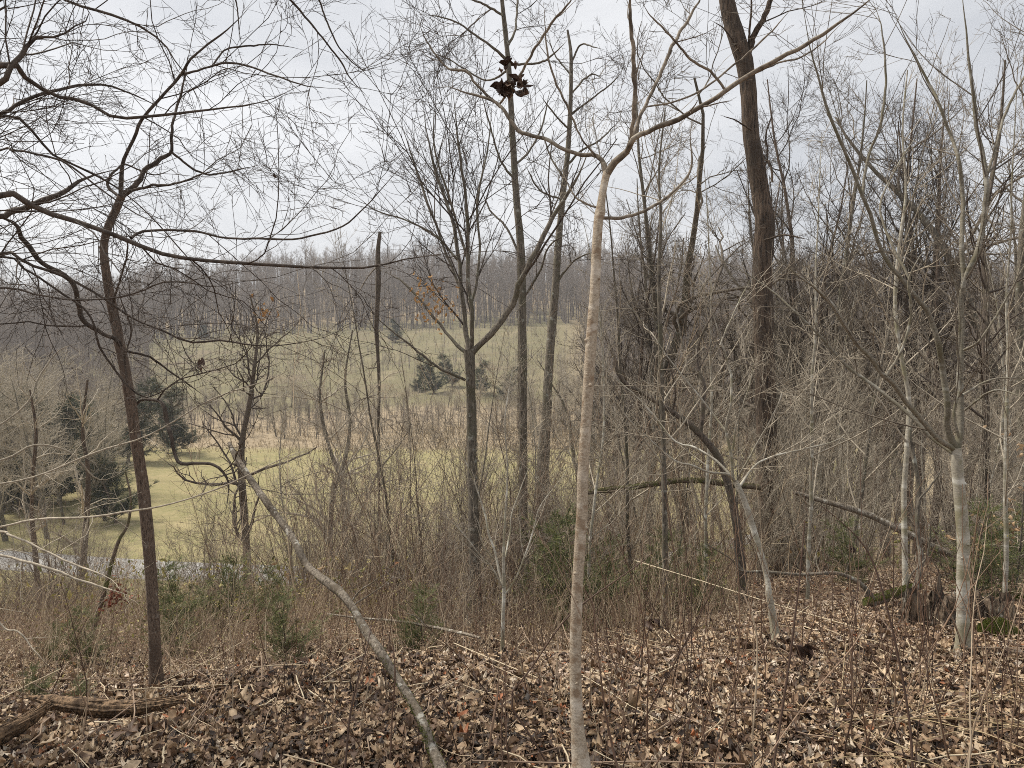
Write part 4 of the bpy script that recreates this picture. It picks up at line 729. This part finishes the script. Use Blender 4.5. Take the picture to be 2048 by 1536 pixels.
simple('roadside_tree', 'thin dark tree nearest the bend of the road', 'tree', 75, 25, [(80, 1215, 15), (76, 1170, 12), (70, 1100, 11), (64, 1030, 10), (66, 950, 9), (72, 860, 7), (60, 780, 4)], 'oak_bark', 'grey_twig', None, TWM, 8)
simple('roadside_tree', 'straight grey trunk between the thin dark roadside tree and the leaning mossy tree', 'tree', 166, 27, [(166, 1205, 18), (166, 1150, 15), (170, 1080, 14), (174, 1020, 13), (176, 940, 10), (165, 860, 8), (175, 760, 5)], 'oak_bark', 'grey_twig', None, TWM, 8)
simple('roadside_tree', 'knotty dark tree behind the broken leaning trunk', 'tree', 492, 24, [(500, 1230, 24), (495, 1150, 19), (492, 1080, 17), (486, 1000, 17), (482, 930, 16), (486, 870, 13), (500, 800, 11), (508, 740, 9), (515, 660, 6), (500, 590, 3)], 'dark_bark', 'dark_twig', None, TWM, 10)
simple('roadside_tree', 'grey tree with a lean at the field edge left of the dead snag', 'tree', 668, 24, [(660, 1240, 16), (664, 1150, 14), (660, 1060, 13), (668, 980, 12), (690, 920, 10), (700, 840, 8), (690, 760, 6), (705, 660, 3)], 'grey_bark', 'grey_twig', None, TWM, 8)
simple('roadside_tree', 'slim grey double of the leaning field edge tree, standing against it', 'tree', 690, 23, [(690, 1240, 16), (688, 1150, 14), (690, 1060, 13), (682, 960, 12), (660, 900, 9), (640, 800, 7), (650, 700, 3)], 'grey_bark', 'grey_twig', None, TWM, 8)

# fallen and arched wood
def log(name, label, cat, tr, Y0, Y1, mat, sides=14, rough=.08, K=40, moss=0, br=None, cap=True):
    P, R = trace(tr, Y0, Y1, K, .01); base = P.mean(0); root = thing(name, label, cat, base)
    P = P + [0, 0, .05 if 'moss' in name else 0]; b = MB(); tubes(b, P, R, sides, rough=rough, cap=cap); b.build('stem', M[mat], root, base)
    if moss:
        n = moss; k = rng.integers(0, K - 2, n); a = rng.uniform(.1, PI - .1, n); T = nrm(P[k + 1] - P[k]); U = nrm(np.cross(T, [0, 0, 1.])); V = np.cross(U, T)
        Q = P[k] + (P[k + 1] - P[k]) * rng.random((n, 1)) + (np.cos(a)[:, None] * U + np.sin(a)[:, None] * np.abs(V) * 1) * R[k][:, None]
        m = MB(); tubes(m, np.stack([Q, Q + rng.normal(0, .003, Q.shape) + [0, 0, .007]], 1), np.full((n, 2), .0018), 3); m.build('moss', M['moss'], root, base)
    if br: limb_part(root, base, [trace(a, y0, y1, 18, .01) for a, y0, y1 in br], M[mat], M['pale_twig'], [D(dens=6, ang=50, ln=.2, K=5, wob=.15, rmin=.0012, up=.3)], 7)
    return root
log('mossy_log', 'short log under bright green moss in front of the rotten stump', 'log', [(1728, 1218, 14), (1745, 1214, 22), (1775, 1205, 24), (1800, 1196, 22), (1822, 1188, 18), (1842, 1184, 14)], gy(1745, 1222) - .15, gy(1830, 1200) - .5, 'mossy_bark', moss=3800)
log('curved_stem', 'crooked bare stem curving up out of the ground behind the mossy log', 'dead stem', [(1818, 1215, 17), (1830, 1178, 15), (1838, 1150, 13), (1842, 1110, 12), (1834, 1050, 10), (1838, 980, 10), (1828, 920, 9), (1820, 870, 7), (1830, 800, 4)], 6.1, 6.4, 'grey_bark', br=[([(1812, 1190, 5), (1822, 1150, 5), (1850, 1120, 5), (1862, 1070, 4), (1858, 1030, 3)], 6, 5.9), ([(1838, 1000, 5), (1870, 960, 4), (1890, 930, 2)], 6.2, 6.2)])
log('arched_stem', 'thin bare stem arching over low and lying level behind the leaning sapling', 'dead stem', [(1748, 1212, 15), (1740, 1190, 13), (1722, 1168, 11), (1700, 1155, 10), (1672, 1146, 9), (1640, 1147, 8), (1600, 1149, 8), (1560, 1146, 7), (1520, 1143, 7), (1490, 1143, 6), (1475, 1125, 5), (1468, 1095, 4)], 6.0, 6.2, 'grey_bark', K=44, br=[([(1500, 1144, 4), (1478, 1140, 4), (1462, 1118, 3), (1430, 1098, 3), (1398, 1080, 2)], 6.15, 6.0), ([(1690, 1150, 4), (1700, 1120, 3), (1706, 1100, 3)], 6.1, 6.0), ([(1640, 1146, 3), (1632, 1110, 3), (1650, 1060, 2)], 6.1, 6.3)])
lm = MB(); c = pt(1704, 1098, 6.05); leaves(lm, c + rng.normal(0, .006, (4, 3)), np.array([.07, .07, .06, .06]), 1, tilt=1.2, curl=1.2, tint=np.array([.1, .3, .2, .5]))
tag(lm.build('hanging_leaf', M['dead_leaf'], None, c), 'single curled dark leaf hung on the arched stem', 'leaf')
log('fallen_log', 'long mossy fallen trunk propped level behind the crooked tree', 'fallen tree', [(1172, 986, 9), (1215, 980, 11), (1260, 975, 12), (1310, 968, 12), (1360, 962, 12), (1410, 962, 12), (1460, 970, 13), (1520, 975, 13)], 9.4, 9.6, 'mossy_bark', moss=2600, br=[([(1180, 985, 5), (1240, 982, 5), (1290, 972, 3)], 9.4, 9.2)])
log('fallen_log', 'slanting grey fallen trunk sloping down beyond the pale maple', 'fallen tree', [(1590, 985, 10), (1640, 1000, 12), (1690, 1014, 14), (1740, 1030, 15), (1780, 1050, 15), (1830, 1075, 16), (1900, 1110, 16)], 8.6, 8.2, 'dead_bark', moss=0)
log('fallen_pole', 'thin pale dead pole lying in the thicket behind the white sapling', 'fallen branch', [(655, 1228, 4), (720, 1236, 5), (800, 1243, 6), (870, 1255, 7), (930, 1268, 7), (960, 1276, 6)], 7.2, 5.6, 'dead_bark', br=[([(850, 1250, 3), (830, 1232, 3), (810, 1226, 2)], 6.2, 6.2)])
log('fallen_branch', 'dark bark covered branch end lying by the foot of the leaning sapling', 'fallen branch', [(1500, 1240, 5), (1515, 1243, 8), (1535, 1240, 9), (1550, 1242, 5)], 5.3, 5.2, 'rotten_wood')
# rotten log, lower left, in two broken pieces
def rotten(tr, Y0, Y1, label):
    P, R = trace(tr, Y0, Y1, 60, .004); P = P + [0, 0, .05]; R = R * 1.12; base = P.mean(0); K, sd = 60, 36
    b = MB(); T = nrm(np.gradient(P, axis=0)); U = nrm(np.cross(T, [0, 0, 1.])); V = np.cross(U, T); a = np.arange(sd) / sd * 2 * PI
    g = rng.normal(size=sd) * .16; g = g + .09 * np.sin(a * 3 + 1); jag = rng.normal(0, .05, (K, sd)); jag = (jag + np.roll(jag, 1, 0) + np.roll(jag, 2, 0)) / 1.7
    v = P[:, None] + (R[:, None] * (1 + g[None] + jag))[..., None] * (np.cos(a)[None, :, None] * U[:, None] * 1.1 + np.sin(a)[None, :, None] * V[:, None])
    for e, s in ((0, -1), (K - 1, 1)): v[e] += T[e] * s * np.abs(rng.normal(0, .045, (sd, 1)))
    k = np.arange(K - 1)[:, None] * sd; j = np.arange(sd)[None]; q = np.stack(np.broadcast_arrays(k + j, k + (j + 1) % sd, k + sd + (j + 1) % sd, k + sd + j), -1).reshape(-1, 4)
    b.add(v, q=q); 
    for e in (0, K - 1):
        vv = np.vstack([v[e], v[e].mean(0) + T[e] * (.05 if e == 0 else -.05)]); b.add(vv, t=np.stack([np.arange(sd), (np.arange(sd) + 1) % sd, np.full(sd, sd)], 1))
    root = thing('rotten_log', label, 'log', base); b.build('wood', M['rotten_wood'], root, base)
    s = MB(); n = 30; kk2 = rng.integers(2, K - 6, n); aa = rng.uniform(0, PI, n); ln = rng.uniform(.05, .2, n)
    st = P[kk2] + R[kk2][:, None] * 1.04 * (np.cos(aa)[:, None] * U[kk2] + np.sin(aa)[:, None] * V[kk2]); en = st + T[kk2] * ln[:, None] + rng.normal(0, .004, st.shape)
    tubes(s, np.stack([st, (st + en) / 2, en], 1), np.tile([.0015, .004, .001], (n, 1)), 4); s.build('splinter', M['rotten_wood'], root, base)
rotten([(72, 1416, 8), (95, 1420, 20), (130, 1427, 26), (175, 1432, 30), (220, 1436, 30), (270, 1434, 27), (315, 1428, 20), (350, 1424, 11)], gy(130, 1436) - .14, gy(330, 1436) - .10, 'long weathered rotten log lying across the foot of the brown tree')
rotten([(-60, 1520, 34), (0, 1492, 32), (40, 1470, 28), (75, 1447, 20), (96, 1434, 8)], gy(0, 1500) - .12, gy(96, 1446) - .12, 'broken end piece of rotten log sloping into the corner')
# stump
def stump(c, rad, h, label, seed, sc=(1, 1)):
    n, K = 64, 12; a = np.arange(n) / n * 2 * PI; r_ = np.random.default_rng(seed)
    top = h * (.5 + .5 * np.abs(np.sin(a * 1.5 + seed)) + r_.normal(0, .2, n)); g = 1 + .13 * np.sin(a * 5 + seed) + .12 * np.sin(a * 11) + r_.normal(0, .09, n)
    v = []
    for k in range(K):
        t = k / (K - 1); fl = 1 + .55 * (1 - t) ** 3 * (1 + .5 * np.sin(a * 4 + seed)); rr = rad * g * fl * (1 + r_.normal(0, .018, n))
        v.append(np.stack([np.cos(a) * rr * sc[0], np.sin(a) * rr * sc[1], top * t - .08 * (1 - t)], 1))
    for k in range(5):
        t = k / 4; rr = rad * g * (.78 - .45 * t) * (1 + r_.normal(0, .08, n)); v.append(np.stack([np.cos(a) * rr * sc[0], np.sin(a) * rr * sc[1], top * (1 - .55 * t) + r_.normal(0, .02, n)], 1))
    v = np.concatenate(v); KK = K + 5; k = np.arange(KK - 1)[:, None] * n; j = np.arange(n)[None]
    q = np.stack(np.broadcast_arrays(k + j, k + (j + 1) % n, k + n + (j + 1) % n, k + n + j), -1).reshape(-1, 4)
    b = MB(); b.add(np.vstack([v, [[0, 0, .05]]]), q=q, t=np.stack([(KK - 1) * n + np.arange(n), (KK - 1) * n + (np.arange(n) + 1) % n, np.full(n, KK * n)], 1))
    root = thing('rotten_stump', label, 'stump', c); b.build('wood', M['stump_wood'], root, sm=False)
    m = MB(); nn_ = 60; aa = r_.uniform(0, 2 * PI, nn_); p0 = np.stack([np.cos(aa) * rad * 1.06 * sc[0], np.sin(aa) * rad * 1.06 * sc[1], r_.uniform(0, h * .5, nn_)], 1); p1 = p0 * [1.0, 1.0, 1] + np.stack([0 * aa, 0 * aa, r_.uniform(.05, .16, nn_)], 1)
    tubes(m, np.stack([p0, (p0 + p1) / 2 * [1.03, 1.03, 1], p1], 1), np.tile([.004, .009, .002], (nn_, 1)), 4); m.build('splinter', M['dead_bark'], root)
stump(ground_at(1878, gy(1878, 1240)), .16, .21, 'crumbling dark stump left of the pale maple trunk', 3, (1.15, .9)); stump(ground_at(1978, gy(1978, 1236)), .17, .18, 'lower weathered stump right of the pale maple trunk', 8, (1.2, .8))
for px, Yd, r_, lab in ((2012, gy(2012, 1262), .10, 'small cushion of green moss by the lower weathered stump'), (2040, 7.4, .12, 'moss patch on the ground behind the stumps')):
    c = ground_at(px, Yd); n = 2600; a = rng.uniform(0, 2 * PI, n); q = np.sqrt(rng.random(n)) * r_; Q = np.stack([np.cos(a) * q * 1.4, np.sin(a) * q, .09 * (1 - (q / r_) ** 2) + .01], 1) + c
    m = MB(); tubes(m, np.stack([Q - [0, 0, .03], Q + rng.normal(0, .005, Q.shape) + [0, 0, .01]], 1), np.full((n, 2), .0035), 3); tag(m.build('moss_cushion', M['moss'], None, c), lab, 'moss')

# ------------------------------------------------------------------ foreground canes
def cane(tr, Y0, Y1, label, group=None, tint=.4):
    P, R = trace(tr, Y0, Y1, 18, .01); b = MB(); tubes(b, P, R, 5, tint=tint); A, B = spawn(P, R, 3.2, 35, .16, K=5, t0=.35, up=.4, rfac=.6, rmin=.0007); tubes(b, A, B, 3, tint=tint)
    root = b.build('cane', M['cane'], None, P[0]); return tag(root, label, 'cane', group)
CL = [([(1235, 1536, 7), (1222, 1480, 6), (1210, 1420, 5), (1199, 1330, 4.5), (1190, 1260, 4), (1182, 1200, 3), (1120, 1120, 2)], 2.7, 2.9, 'reddish cane crossing just beside the slim pale tree foot', .3), ([(1100, 1536, 5), (1060, 1470, 5), (1020, 1400, 5), (1060, 1340, 4), (1130, 1240, 4), (1190, 1190, 4), (1262, 1140, 3), (1300, 1110, 2)], 2.9, 3.1, 'long red bramble cane arching across in front of the slim pale tree', .15),
 ([(1546, 1536, 7), (1560, 1450, 6), (1578, 1330, 6), (1592, 1220, 5), (1600, 1150, 4), (1610, 1040, 3)], 2.7, 2.9, 'dark straight cane standing in front of the leaning sapling', .1), ([(1825, 1536, 7), (1820, 1450, 6), (1800, 1330, 6), (1775, 1220, 5), (1740, 1110, 4), (1690, 1050, 3), (1640, 1010, 2)], 2.7, 3.0, 'dark slanting cane leaning past the mossy log', .12),
 ([(1520, 1536, 3.5), (1580, 1450, 3.5), (1640, 1370, 3), (1700, 1300, 3), (1740, 1240, 2)], 2.6, 3.0, 'straw coloured cane slanting from the bottom edge towards the mossy log', .75), ([(1505, 1470, 5), (1512, 1380, 5), (1514, 1280, 4), (1500, 1220, 3), (1485, 1180, 2)], 3.0, 3.1, 'pale upright stalk in front of the leaning sapling foot', .95),
 ([(690, 1536, 6), (700, 1430, 5), (718, 1350, 4), (735, 1290, 3), (742, 1250, 2)], 2.8, 3.1, 'dark cane standing under the broken leaning trunk', .1), ([(780, 1530, 5), (784, 1440, 4), (790, 1350, 4), (786, 1290, 3)], 2.9, 3.0, 'thin brown cane crossing behind the broken trunk', .3), ([(975, 1520, 6), (985, 1450, 6), (995, 1390, 5), (998, 1350, 3)], 3.0, 3.1, 'stubby grey cane with a curled leaf near the white sapling', .6)]
for a, y0, y1, lab, tn_ in CL: cane(a, y0, y1, lab, None, tn_)
n = 0
while n < 210:
    px = rng.choice([rng.uniform(1180, 2080), rng.uniform(650, 2080), rng.uniform(-20, 2080)], p=[.5, .3, .2]); Yd = rng.uniform(2.5, 5.2); g = ground_at(px, Yd)
    h = rng.uniform(.35, 1.15) * (1.15 if px > 1200 else .75); K = 9; d = nrm(np.array([rng.normal(0, .22), rng.normal(0, .15), 1])); p = g - [0, 0, .02]; pp = [p]
    for k in range(K - 1): d = nrm(d + rng.normal(0, .08, 3)); p = p + d * h / (K - 1); pp.append(p)
    P = np.array(pp); R = np.linspace(rng.uniform(.0022, .0042), .0011, K); b = MB(); tn_ = rng.random() ** 1.3; tubes(b, P, R, 5, tint=tn_)
    A, B = spawn(P, R, 5, 35, .17, K=5, t0=.3, up=.4, rfac=.6, rmin=.0007); tubes(b, A, B, 3, tint=tn_); A, B = spawn(A, B, 7, 40, .06, K=3, rmin=.0006); tubes(b, A, B, 3, tint=tn_)
    tag(b.build('cane', M['cane'], None, g), 'thin upright brown cane standing in the leaf litter', 'cane', 'thin canes standing in the leaf litter'); n += 1
# flattened straw stalks at the lower right
st = MB()
for i in range(22):
    a = pt(rng.uniform(1680, 1960), rng.uniform(1255, 1400), 4.0); x0, y0 = rng.uniform(.9, 2.2), rng.uniform(2.6, 4.0); ang = rng.normal(-.45, .5); l = rng.uniform(.4, 1.2)
    t = np.linspace(0, 1, 6); x = x0 + t * l * math.cos(ang); y = y0 + t * l * math.sin(ang); z = H(x, y) + .05 + rng.uniform(.02, .16) * np.sin(t * PI) + .02
    tubes(st, np.stack([x, y, z], 1), np.full(6, rng.uniform(.001, .0022)), 4, tint=rng.uniform(.1, .7))
tag(st.build('flattened_straw_grass', M['dry_grass']), 'flattened straw stalks lying over the leaves below the pale maple', 'dry stalks', kind='stuff')

# ------------------------------------------------------------------ evergreens
for px, Yd, h, lab in [(325, 9, 1.3, 'dark green young cedar behind the brown tree, in front of the road'), (466, 9.5, 1.35, 'bushy dark green cedar beyond the tip of the leaning trunk foot, near the road'), (520, 10, 1.1, 'smaller cedar tucked against the bushy one by the road'), (552, 5.6, .8, 'yellow green cedar seedling at the edge of the leaf litter'), (350, 7.2, .85, 'slim dark cedar seedling just past the brown trunk'), (160, 6.6, .75, 'cedar seedling at the foot of the mossy leaning tree'), (95, 7.0, .5, 'low cedar seedling near the left edge thicket'), (42, 4.5, .33, 'tiny cedar seedling behind the broken end of the rotten log'), (135, 4.3, .24, 'tiny cedar tuft under the long rotten log'), (850, 6.4, .8, 'soft green cedar seedling behind the leaning broken trunk'), (1130, 8.5, 1.9, 'tall light green cedar behind the slim pale tree'), (1095, 9.5, 1.8, 'shadowy cedar at the base of the thick based dark tree'), (1350, 8.5, 1.3, 'green cedar beyond the slim mottled grey tree'), (1430, 8.0, 1.0, 'dark cedar by the foot of the crooked tree'), (1960, 7.5, 1.35, 'full green cedar behind the pale maple'), (2050, 7.8, 1.3, 'green cedar at the edge of the frame beside the dry beech leaves'), (1700, 9, 1.1, 'dark little cedar below the slanting fallen trunk'), (1215, 10, 1.5, 'faint green cedar between slim pale tree and mottled grey tree')]:
    place('cedar', px, Yd, h, lab)
for px, Yd, h, lab in [(868, 135, 7.5, 'largest dark cedar halfway up the far hill'), (905, 142, 6.5, 'cedar touching the largest dark one on the far hill'), (835, 140, 5, 'short cedar left of the largest dark cedar on the far hill'), (960, 132, 6, 'cedar behind the forked vine wrapped tree on the far slope'), (1010, 128, 6, 'cedar showing between the forked tree and the tall grey green tree'), (792, 225, 7.5, 'small lone round cedar in the upper hillside meadow'), (250, 76, 9, 'dark cedar at the far edge of the field behind the brown tree'), (345, 84, 8, 'cedar whose trunk shows at the end of the mown field'), (185, 60, 8.5, 'tall dark cedar left of the mown field'), (110, 56, 8, 'dark cedar above the bend of the road'), (30, 54, 8.5, 'cedar at the left edge beyond the road'), (-60, 56, 9, 'cedar just outside the left edge beyond the road'), (225, 50, 5.5, 'brownish low cedar at the near corner of the field'), (410, 250, 7, 'distant cedar below the wooded ridge'), (210, 230, 8, 'distant cedar in the wooded shoulder of the hill')]:
    place('bigcedar', px, Yd, h, lab)

# ------------------------------------------------------------------ woodland
# hand placed saplings and shrubs of the middle distance
for kind, px, Yd, h, lab in [('sap2', 800, 12, 6.6, 'fan of thin upright shoots left of the forked tree'), ('multi', 850, 13, 5.6, 'many stemmed bare shrub at the foot of the forked tree'), ('sap', 1180, 9, 5.6, 'thin bare sapling half hidden behind the slim pale tree'), ('sap2', 1270, 10, 7.0, 'bare sapling between slim pale tree and mottled grey tree'), ('multi', 1230, 12, 5.0, 'bare shrub clump in the gap behind the slim pale tree'), ('sap', 1420, 9, 6.0, 'bare sapling just left of the big oak'), ('sap2', 1470, 16, 9, 'tall slender tree left of the big oak trunk'), ('sap', 1620, 8, 5.6, 'fine twigged sapling right of the big oak'), ('sap2', 1700, 10, 7.5, 'slender tree seen through the maple stems'), ('multi', 1640, 12, 5.5, 'tangle of bare stems right of the big oak foot'), ('sap', 2030, 7, 5.6, 'bare sapling at the right frame edge'), ('sap2', 2080, 9, 7.5, 'slender tree just past the right frame edge'), ('bush', 600, 14, 2.8, 'rounded bare shrub behind the broken leaning trunk'), ('multi', 620, 19, 4.6, 'leafless shrub clump against the mown field'), ('multi', 740, 17, 5.2, 'bare shrub clump around the foot of the dead snag'), ('bush', 880, 8, 2.2, 'low twiggy shrub in front of the forked tree'), ('bush', 1080, 9, 2.6, 'low twiggy shrub in front of the two tall trees'), ('multi', 400, 18, 4.2, 'bare shrub on the slope above the road'), ('bush', 110, 11, 2.6, 'wispy bare shrub above the road bend'), ('sap', 580, 17, 6.5, 'leafless sapling standing against the field centre'), ('gnarl', 700, 36, 10, 'spreading bare tree near the far side of the road'), ('gnarl', 1180, 30, 10, 'spreading bare tree behind the slim pale tree'), ('tall', 1290, 22, 13, 'tall grey forest tree right of the slim pale tree top'), ('tall2', 1600, 22, 15, 'tall forest tree just right of the big oak'), ('tall', 1690, 19, 13, 'tall grey forest tree through the leaning stems of the maple'), ('tall2', 1850, 24, 15, 'tall dark forest tree behind the maple fork'), ('gnarl', 1995, 17, 10.5, 'twisted forest tree at right of the maple crown'), ('tall', 2060, 14, 12, 'forest tree crowding the right frame edge'), ('gnarl', 1650, 28, 12, 'twisting grey tree in the distance beyond the oak')]:
    place(kind, px, Yd, h, lab)
GT = 'bare trees of the woods on the slope'
cnt = 0
for i in range(150):
    Yd = rng.uniform(17, 62); px = rng.uniform(1180, 2250) if i % 4 else rng.uniform(760, 2250)
    kind = rng.choice(['tall', 'tall2', 'gnarl', 'sap2']); h = rng.uniform(9, 14.5) if kind != 'sap2' else rng.uniform(7, 9)
    if px < 1180: h *= .55
    place(kind, px, Yd, h, 'bare leafless tree in the dense woods of the slope', GT)
for i in range(90):
    Yd = rng.uniform(9, 26); px = rng.uniform(1180, 2200) if i % 3 else rng.uniform(700, 2200)
    place(rng.choice(['sap', 'sap2', 'multi', 'multi', 'bush']), px, Yd, rng.uniform(2.2, 5.5), 'bare sapling or shrub in the thicket among the trees', 'saplings of the thicket')
for i in range(44):
    Yd = rng.uniform(12, 32); px = rng.uniform(560, 1250)
    place(rng.choice(['multi', 'multi', 'bush', 'sap2']), px, Yd, rng.uniform(2.4, 5.2), 'bare shrub or sapling in the brush between the road and the tall trees', 'brush between the road and the tall trees')
for i in range(60):
    Yd = rng.uniform(11, 32); px = rng.uniform(-150, 1150)
    place(rng.choice(['multi', 'bush', 'bush']), px, Yd, rng.uniform(1.6, 3.2), 'leafless shrub on the slope down to the road', 'shrubs on the slope down to the road')
for i in range(170):
    Yd = rng.uniform(88, 125); px = rng.uniform(-200, 1350)
    place('hedge', px, Yd, rng.uniform(2.6, 6.5) * (1.5 if px < 100 or px > 1000 else 1), 'bare tree in the band beyond the mown field', 'bare trees beyond the mown field')
for i in range(80):
    Yd = rng.uniform(44, 92); px = rng.uniform(-350, 215)
    place('hedge', px, Yd, rng.uniform(7, 12), 'bare grey tree of the wood beyond the road bend', 'trees beyond the road bend')
# dry leaves still held by a young beech at the right edge
c = ground_at(2045, 7.6); root = thing('young_beech', 'young beech holding dry tan leaves beside the pale maple', 'tree', c)
b = MB(); P, R = curve(np.array([[*(c - [0, 0, .1]), .012], [*(c + [.05, 0, .8]), .009], [*(c + [.08, .05, 1.7]), .004]]), 12); tubes(b, P, R, 7); b.build('trunk', M['grey_bark'], root, c)
b = MB(); A, B = spawn(P, R, 14, 65, .45, K=6, t0=.2, up=.1, rmin=.0015, flat=.5); tubes(b, A, B, 4); A2, B2 = spawn(A, B, 9, 45, .15, K=4, rmin=.001, flat=.4); tubes(b, A2, B2, 3); b.build('branches', M['grey_twig'], root, c)
b = MB(); Q = np.concatenate([A2[:, 2], A2[:, -1], A[:, -1], A[:, 3]]); leaves(b, Q + rng.normal(0, .01, Q.shape), rng.uniform(.05, .08, len(Q)), 1, tilt=.8, curl=.8); b.build('foliage', M['beech_leaf'], root, c)
for (px, py, Yd, n, s, mt, lab) in [(850, 585, 8.6, 60, .05, 'gold_leaf', 'scrap of yellow dry leaves in the branches near the forked tree'), (872, 622, 8.6, 60, .045, 'gold_leaf', 'orange dry leaves hanging just below the yellow scrap'), (525, 620, 7, 26, .045, 'gold_leaf', 'small tuft of orange leaves against the hillside'), (405, 728, 4.6, 4, .05, 'dead_leaf', 'lone dark leaf hanging in front of the hillside'), (548, 353, 3.3, 3, .022, 'dead_leaf', 'tiny dark leaf at the end of a bare hanging twig'), (1310, 1250, 5.2, 8, .08, 'dead_leaf', 'curled dark leaf standing up in the leaf litter by the mottled grey tree'), (1610, 1308, 3.6, 7, .07, 'dead_leaf', 'dark curled leaf snagged on canes below the leaning sapling')]:
    c = pt(px, py, Yd); lm = MB(); sp = [.09 * n / 60 + .01] * 3; leaves(lm, c + rng.normal(0, 1, (n, 3)) * sp * np.array([1, 1, 1.2]), rng.uniform(s * .8, s * 1.3, n), 1, tilt=1.1, curl=1.2)
    tag(lm.build('dry_leaf_tuft', M[mt], None, c), lab, 'dry leaves')
# remove the unplaced originals
for p in list(PR.values()):
    for ch in list(p.children): bpy.data.objects.remove(ch)
    bpy.data.objects.remove(p)

# ------------------------------------------------------------------ far wooded hill: one mass
def far_tree(seed, h):
    b = MB(); P, R = trunk_line(h, .2, K=8, lean=.03, wob=.02); tubes(b, P, R, 5)
    A, B = spawn(P, R, 1.9, 40, 3.6, K=5, t0=.42, shape=.6, up=.8, wob=.12, rfac=.4, rmin=.028); tubes(b, A, B, 3)
    A, B = spawn(A, B, 2.0, 42, 1.3, K=4, up=.4, wob=.15, rfac=.7, rmin=.022); tubes(b, A, B, 3); A, B = spawn(A, B, 2.2, 42, .65, K=3, up=.3, rmin=.018); tubes(b, A, B, 3)
    return b
col = bpy.data.collections.new('far_tree_kinds')
for i in range(4):
    o = bpy.data.objects.new('far_tree_kind', far_tree(i, rng.uniform(13, 17)).mesh('far_tree_kind', M['far_wood'])); col.objects.link(o)
n = 34000; y = rng.uniform(95, 400, n); x = rng.uniform(-.95, .95, n) * y
r = x / y; mid = y + 14 * vnoise(x / 40, y / 40); bend = mid - 60 * r * (r > 0) + 25 * np.minimum(r + .3, 0)
mdw = (mid > 116) & (bend < 268) & (r + .03 * vnoise(x / 20, y / 20) - .0012 * (y - 215) > -.63) & (r < .10)
dens = np.where(mdw, np.where(mid < 185, .5, .26), np.where(y < 130, .9, .62)); dens = np.where((y > 250), .8, dens)
keep = rng.random(n) < dens; x, y = x[keep], y[keep]; z = H(x, y) - .3; nP = len(x)
print('far trees', nP)
me = bpy.data.meshes.new('distant_woods'); me.vertices.add(nP); me.vertices.foreach_set('co', np.stack([x, y, z], 1).astype(np.float32).ravel())
hs_ = np.where(y < 160, .55, 1.0) * np.where(rng.random(nP) < .42, .45, 1.0) * np.exp(rng.normal(-.1, .22, nP)) * (1 + .35 * vnoise(x / 14, y / 30)); hs_ = np.where((y < 250) & (x / y > -.5) & (x / y < .1), hs_ * np.where(mdw[keep], .26, .42), hs_)
a = me.attributes.new('size', 'FLOAT', 'POINT'); a.data.foreach_set('value', hs_.astype(np.float32))
fo = bpy.data.objects.new('distant_woods', me); S.collection.objects.link(fo)
ng = bpy.data.node_groups.new('scatter_far_trees', 'GeometryNodeTree')
ng.interface.new_socket('Geometry', in_out='INPUT', socket_type='NodeSocketGeometry'); ng.interface.new_socket('Geometry', in_out='OUTPUT', socket_type='NodeSocketGeometry')
gi = ng.nodes.new('NodeGroupInput'); gout = ng.nodes.new('NodeGroupOutput'); ip = ng.nodes.new('GeometryNodeInstanceOnPoints'); ci = ng.nodes.new('GeometryNodeCollectionInfo')
ci.inputs['Collection'].default_value = col; ci.inputs['Separate Children'].default_value = True; ci.inputs['Reset Children'].default_value = True
ip.inputs['Pick Instance'].default_value = True
rv = ng.nodes.new('FunctionNodeRandomValue'); rv.data_type = 'FLOAT_VECTOR'; rv.inputs[0].default_value = (-.04, -.04, 0); rv.inputs[1].default_value = (.04, .04, 6.28)
na = ng.nodes.new('GeometryNodeInputNamedAttribute'); na.data_type = 'FLOAT'; na.inputs['Name'].default_value = 'size'
LK = ng.links.new
LK(gi.outputs[0], ip.inputs['Points']); LK(ci.outputs[0], ip.inputs['Instance']); LK(rv.outputs[0], ip.inputs['Rotation']); LK(na.outputs['Attribute'], ip.inputs['Scale']); LK(ip.outputs[0], gout.inputs[0])
md = fo.modifiers.new('scatter', 'NODES'); md.node_group = ng
tag(fo, 'purple grey mass of leafless woods covering the far hill and ridge', 'woods', kind='stuff')

# ------------------------------------------------------------------ haze
hm = bpy.data.materials.new('haze'); hm.use_nodes = True; ht = hm.node_tree; ht.nodes.clear()
pv = ht.nodes.new('ShaderNodeVolumePrincipled'); pv.inputs['Color'].default_value = (.93, .94, .97, 1); pv.inputs['Density'].default_value = .0005; pv.inputs['Anisotropy'].default_value = .1
ot = ht.nodes.new('ShaderNodeOutputMaterial'); ht.links.new(pv.outputs[0], ot.inputs['Volume'])
x0, x1, y0, y1, z0, z1 = -620, 620, -80, 760, -18, 90
hb = MB(); hb.add([[x0, y0, z0], [x1, y0, z0], [x1, y1, z0], [x0, y1, z0], [x0, y0, z1], [x1, y0, z1], [x1, y1, z1], [x0, y1, z1]], q=[[3, 2, 1, 0], [4, 5, 6, 7], [0, 1, 5, 4], [1, 2, 6, 5], [2, 3, 7, 6], [3, 0, 4, 7]])
ho = hb.build('haze', hm, sm=False); ho['kind'] = 'stuff'; ho['label'] = 'thin pale winter haze over the valley'
S.cycles.volume_bounces = 0
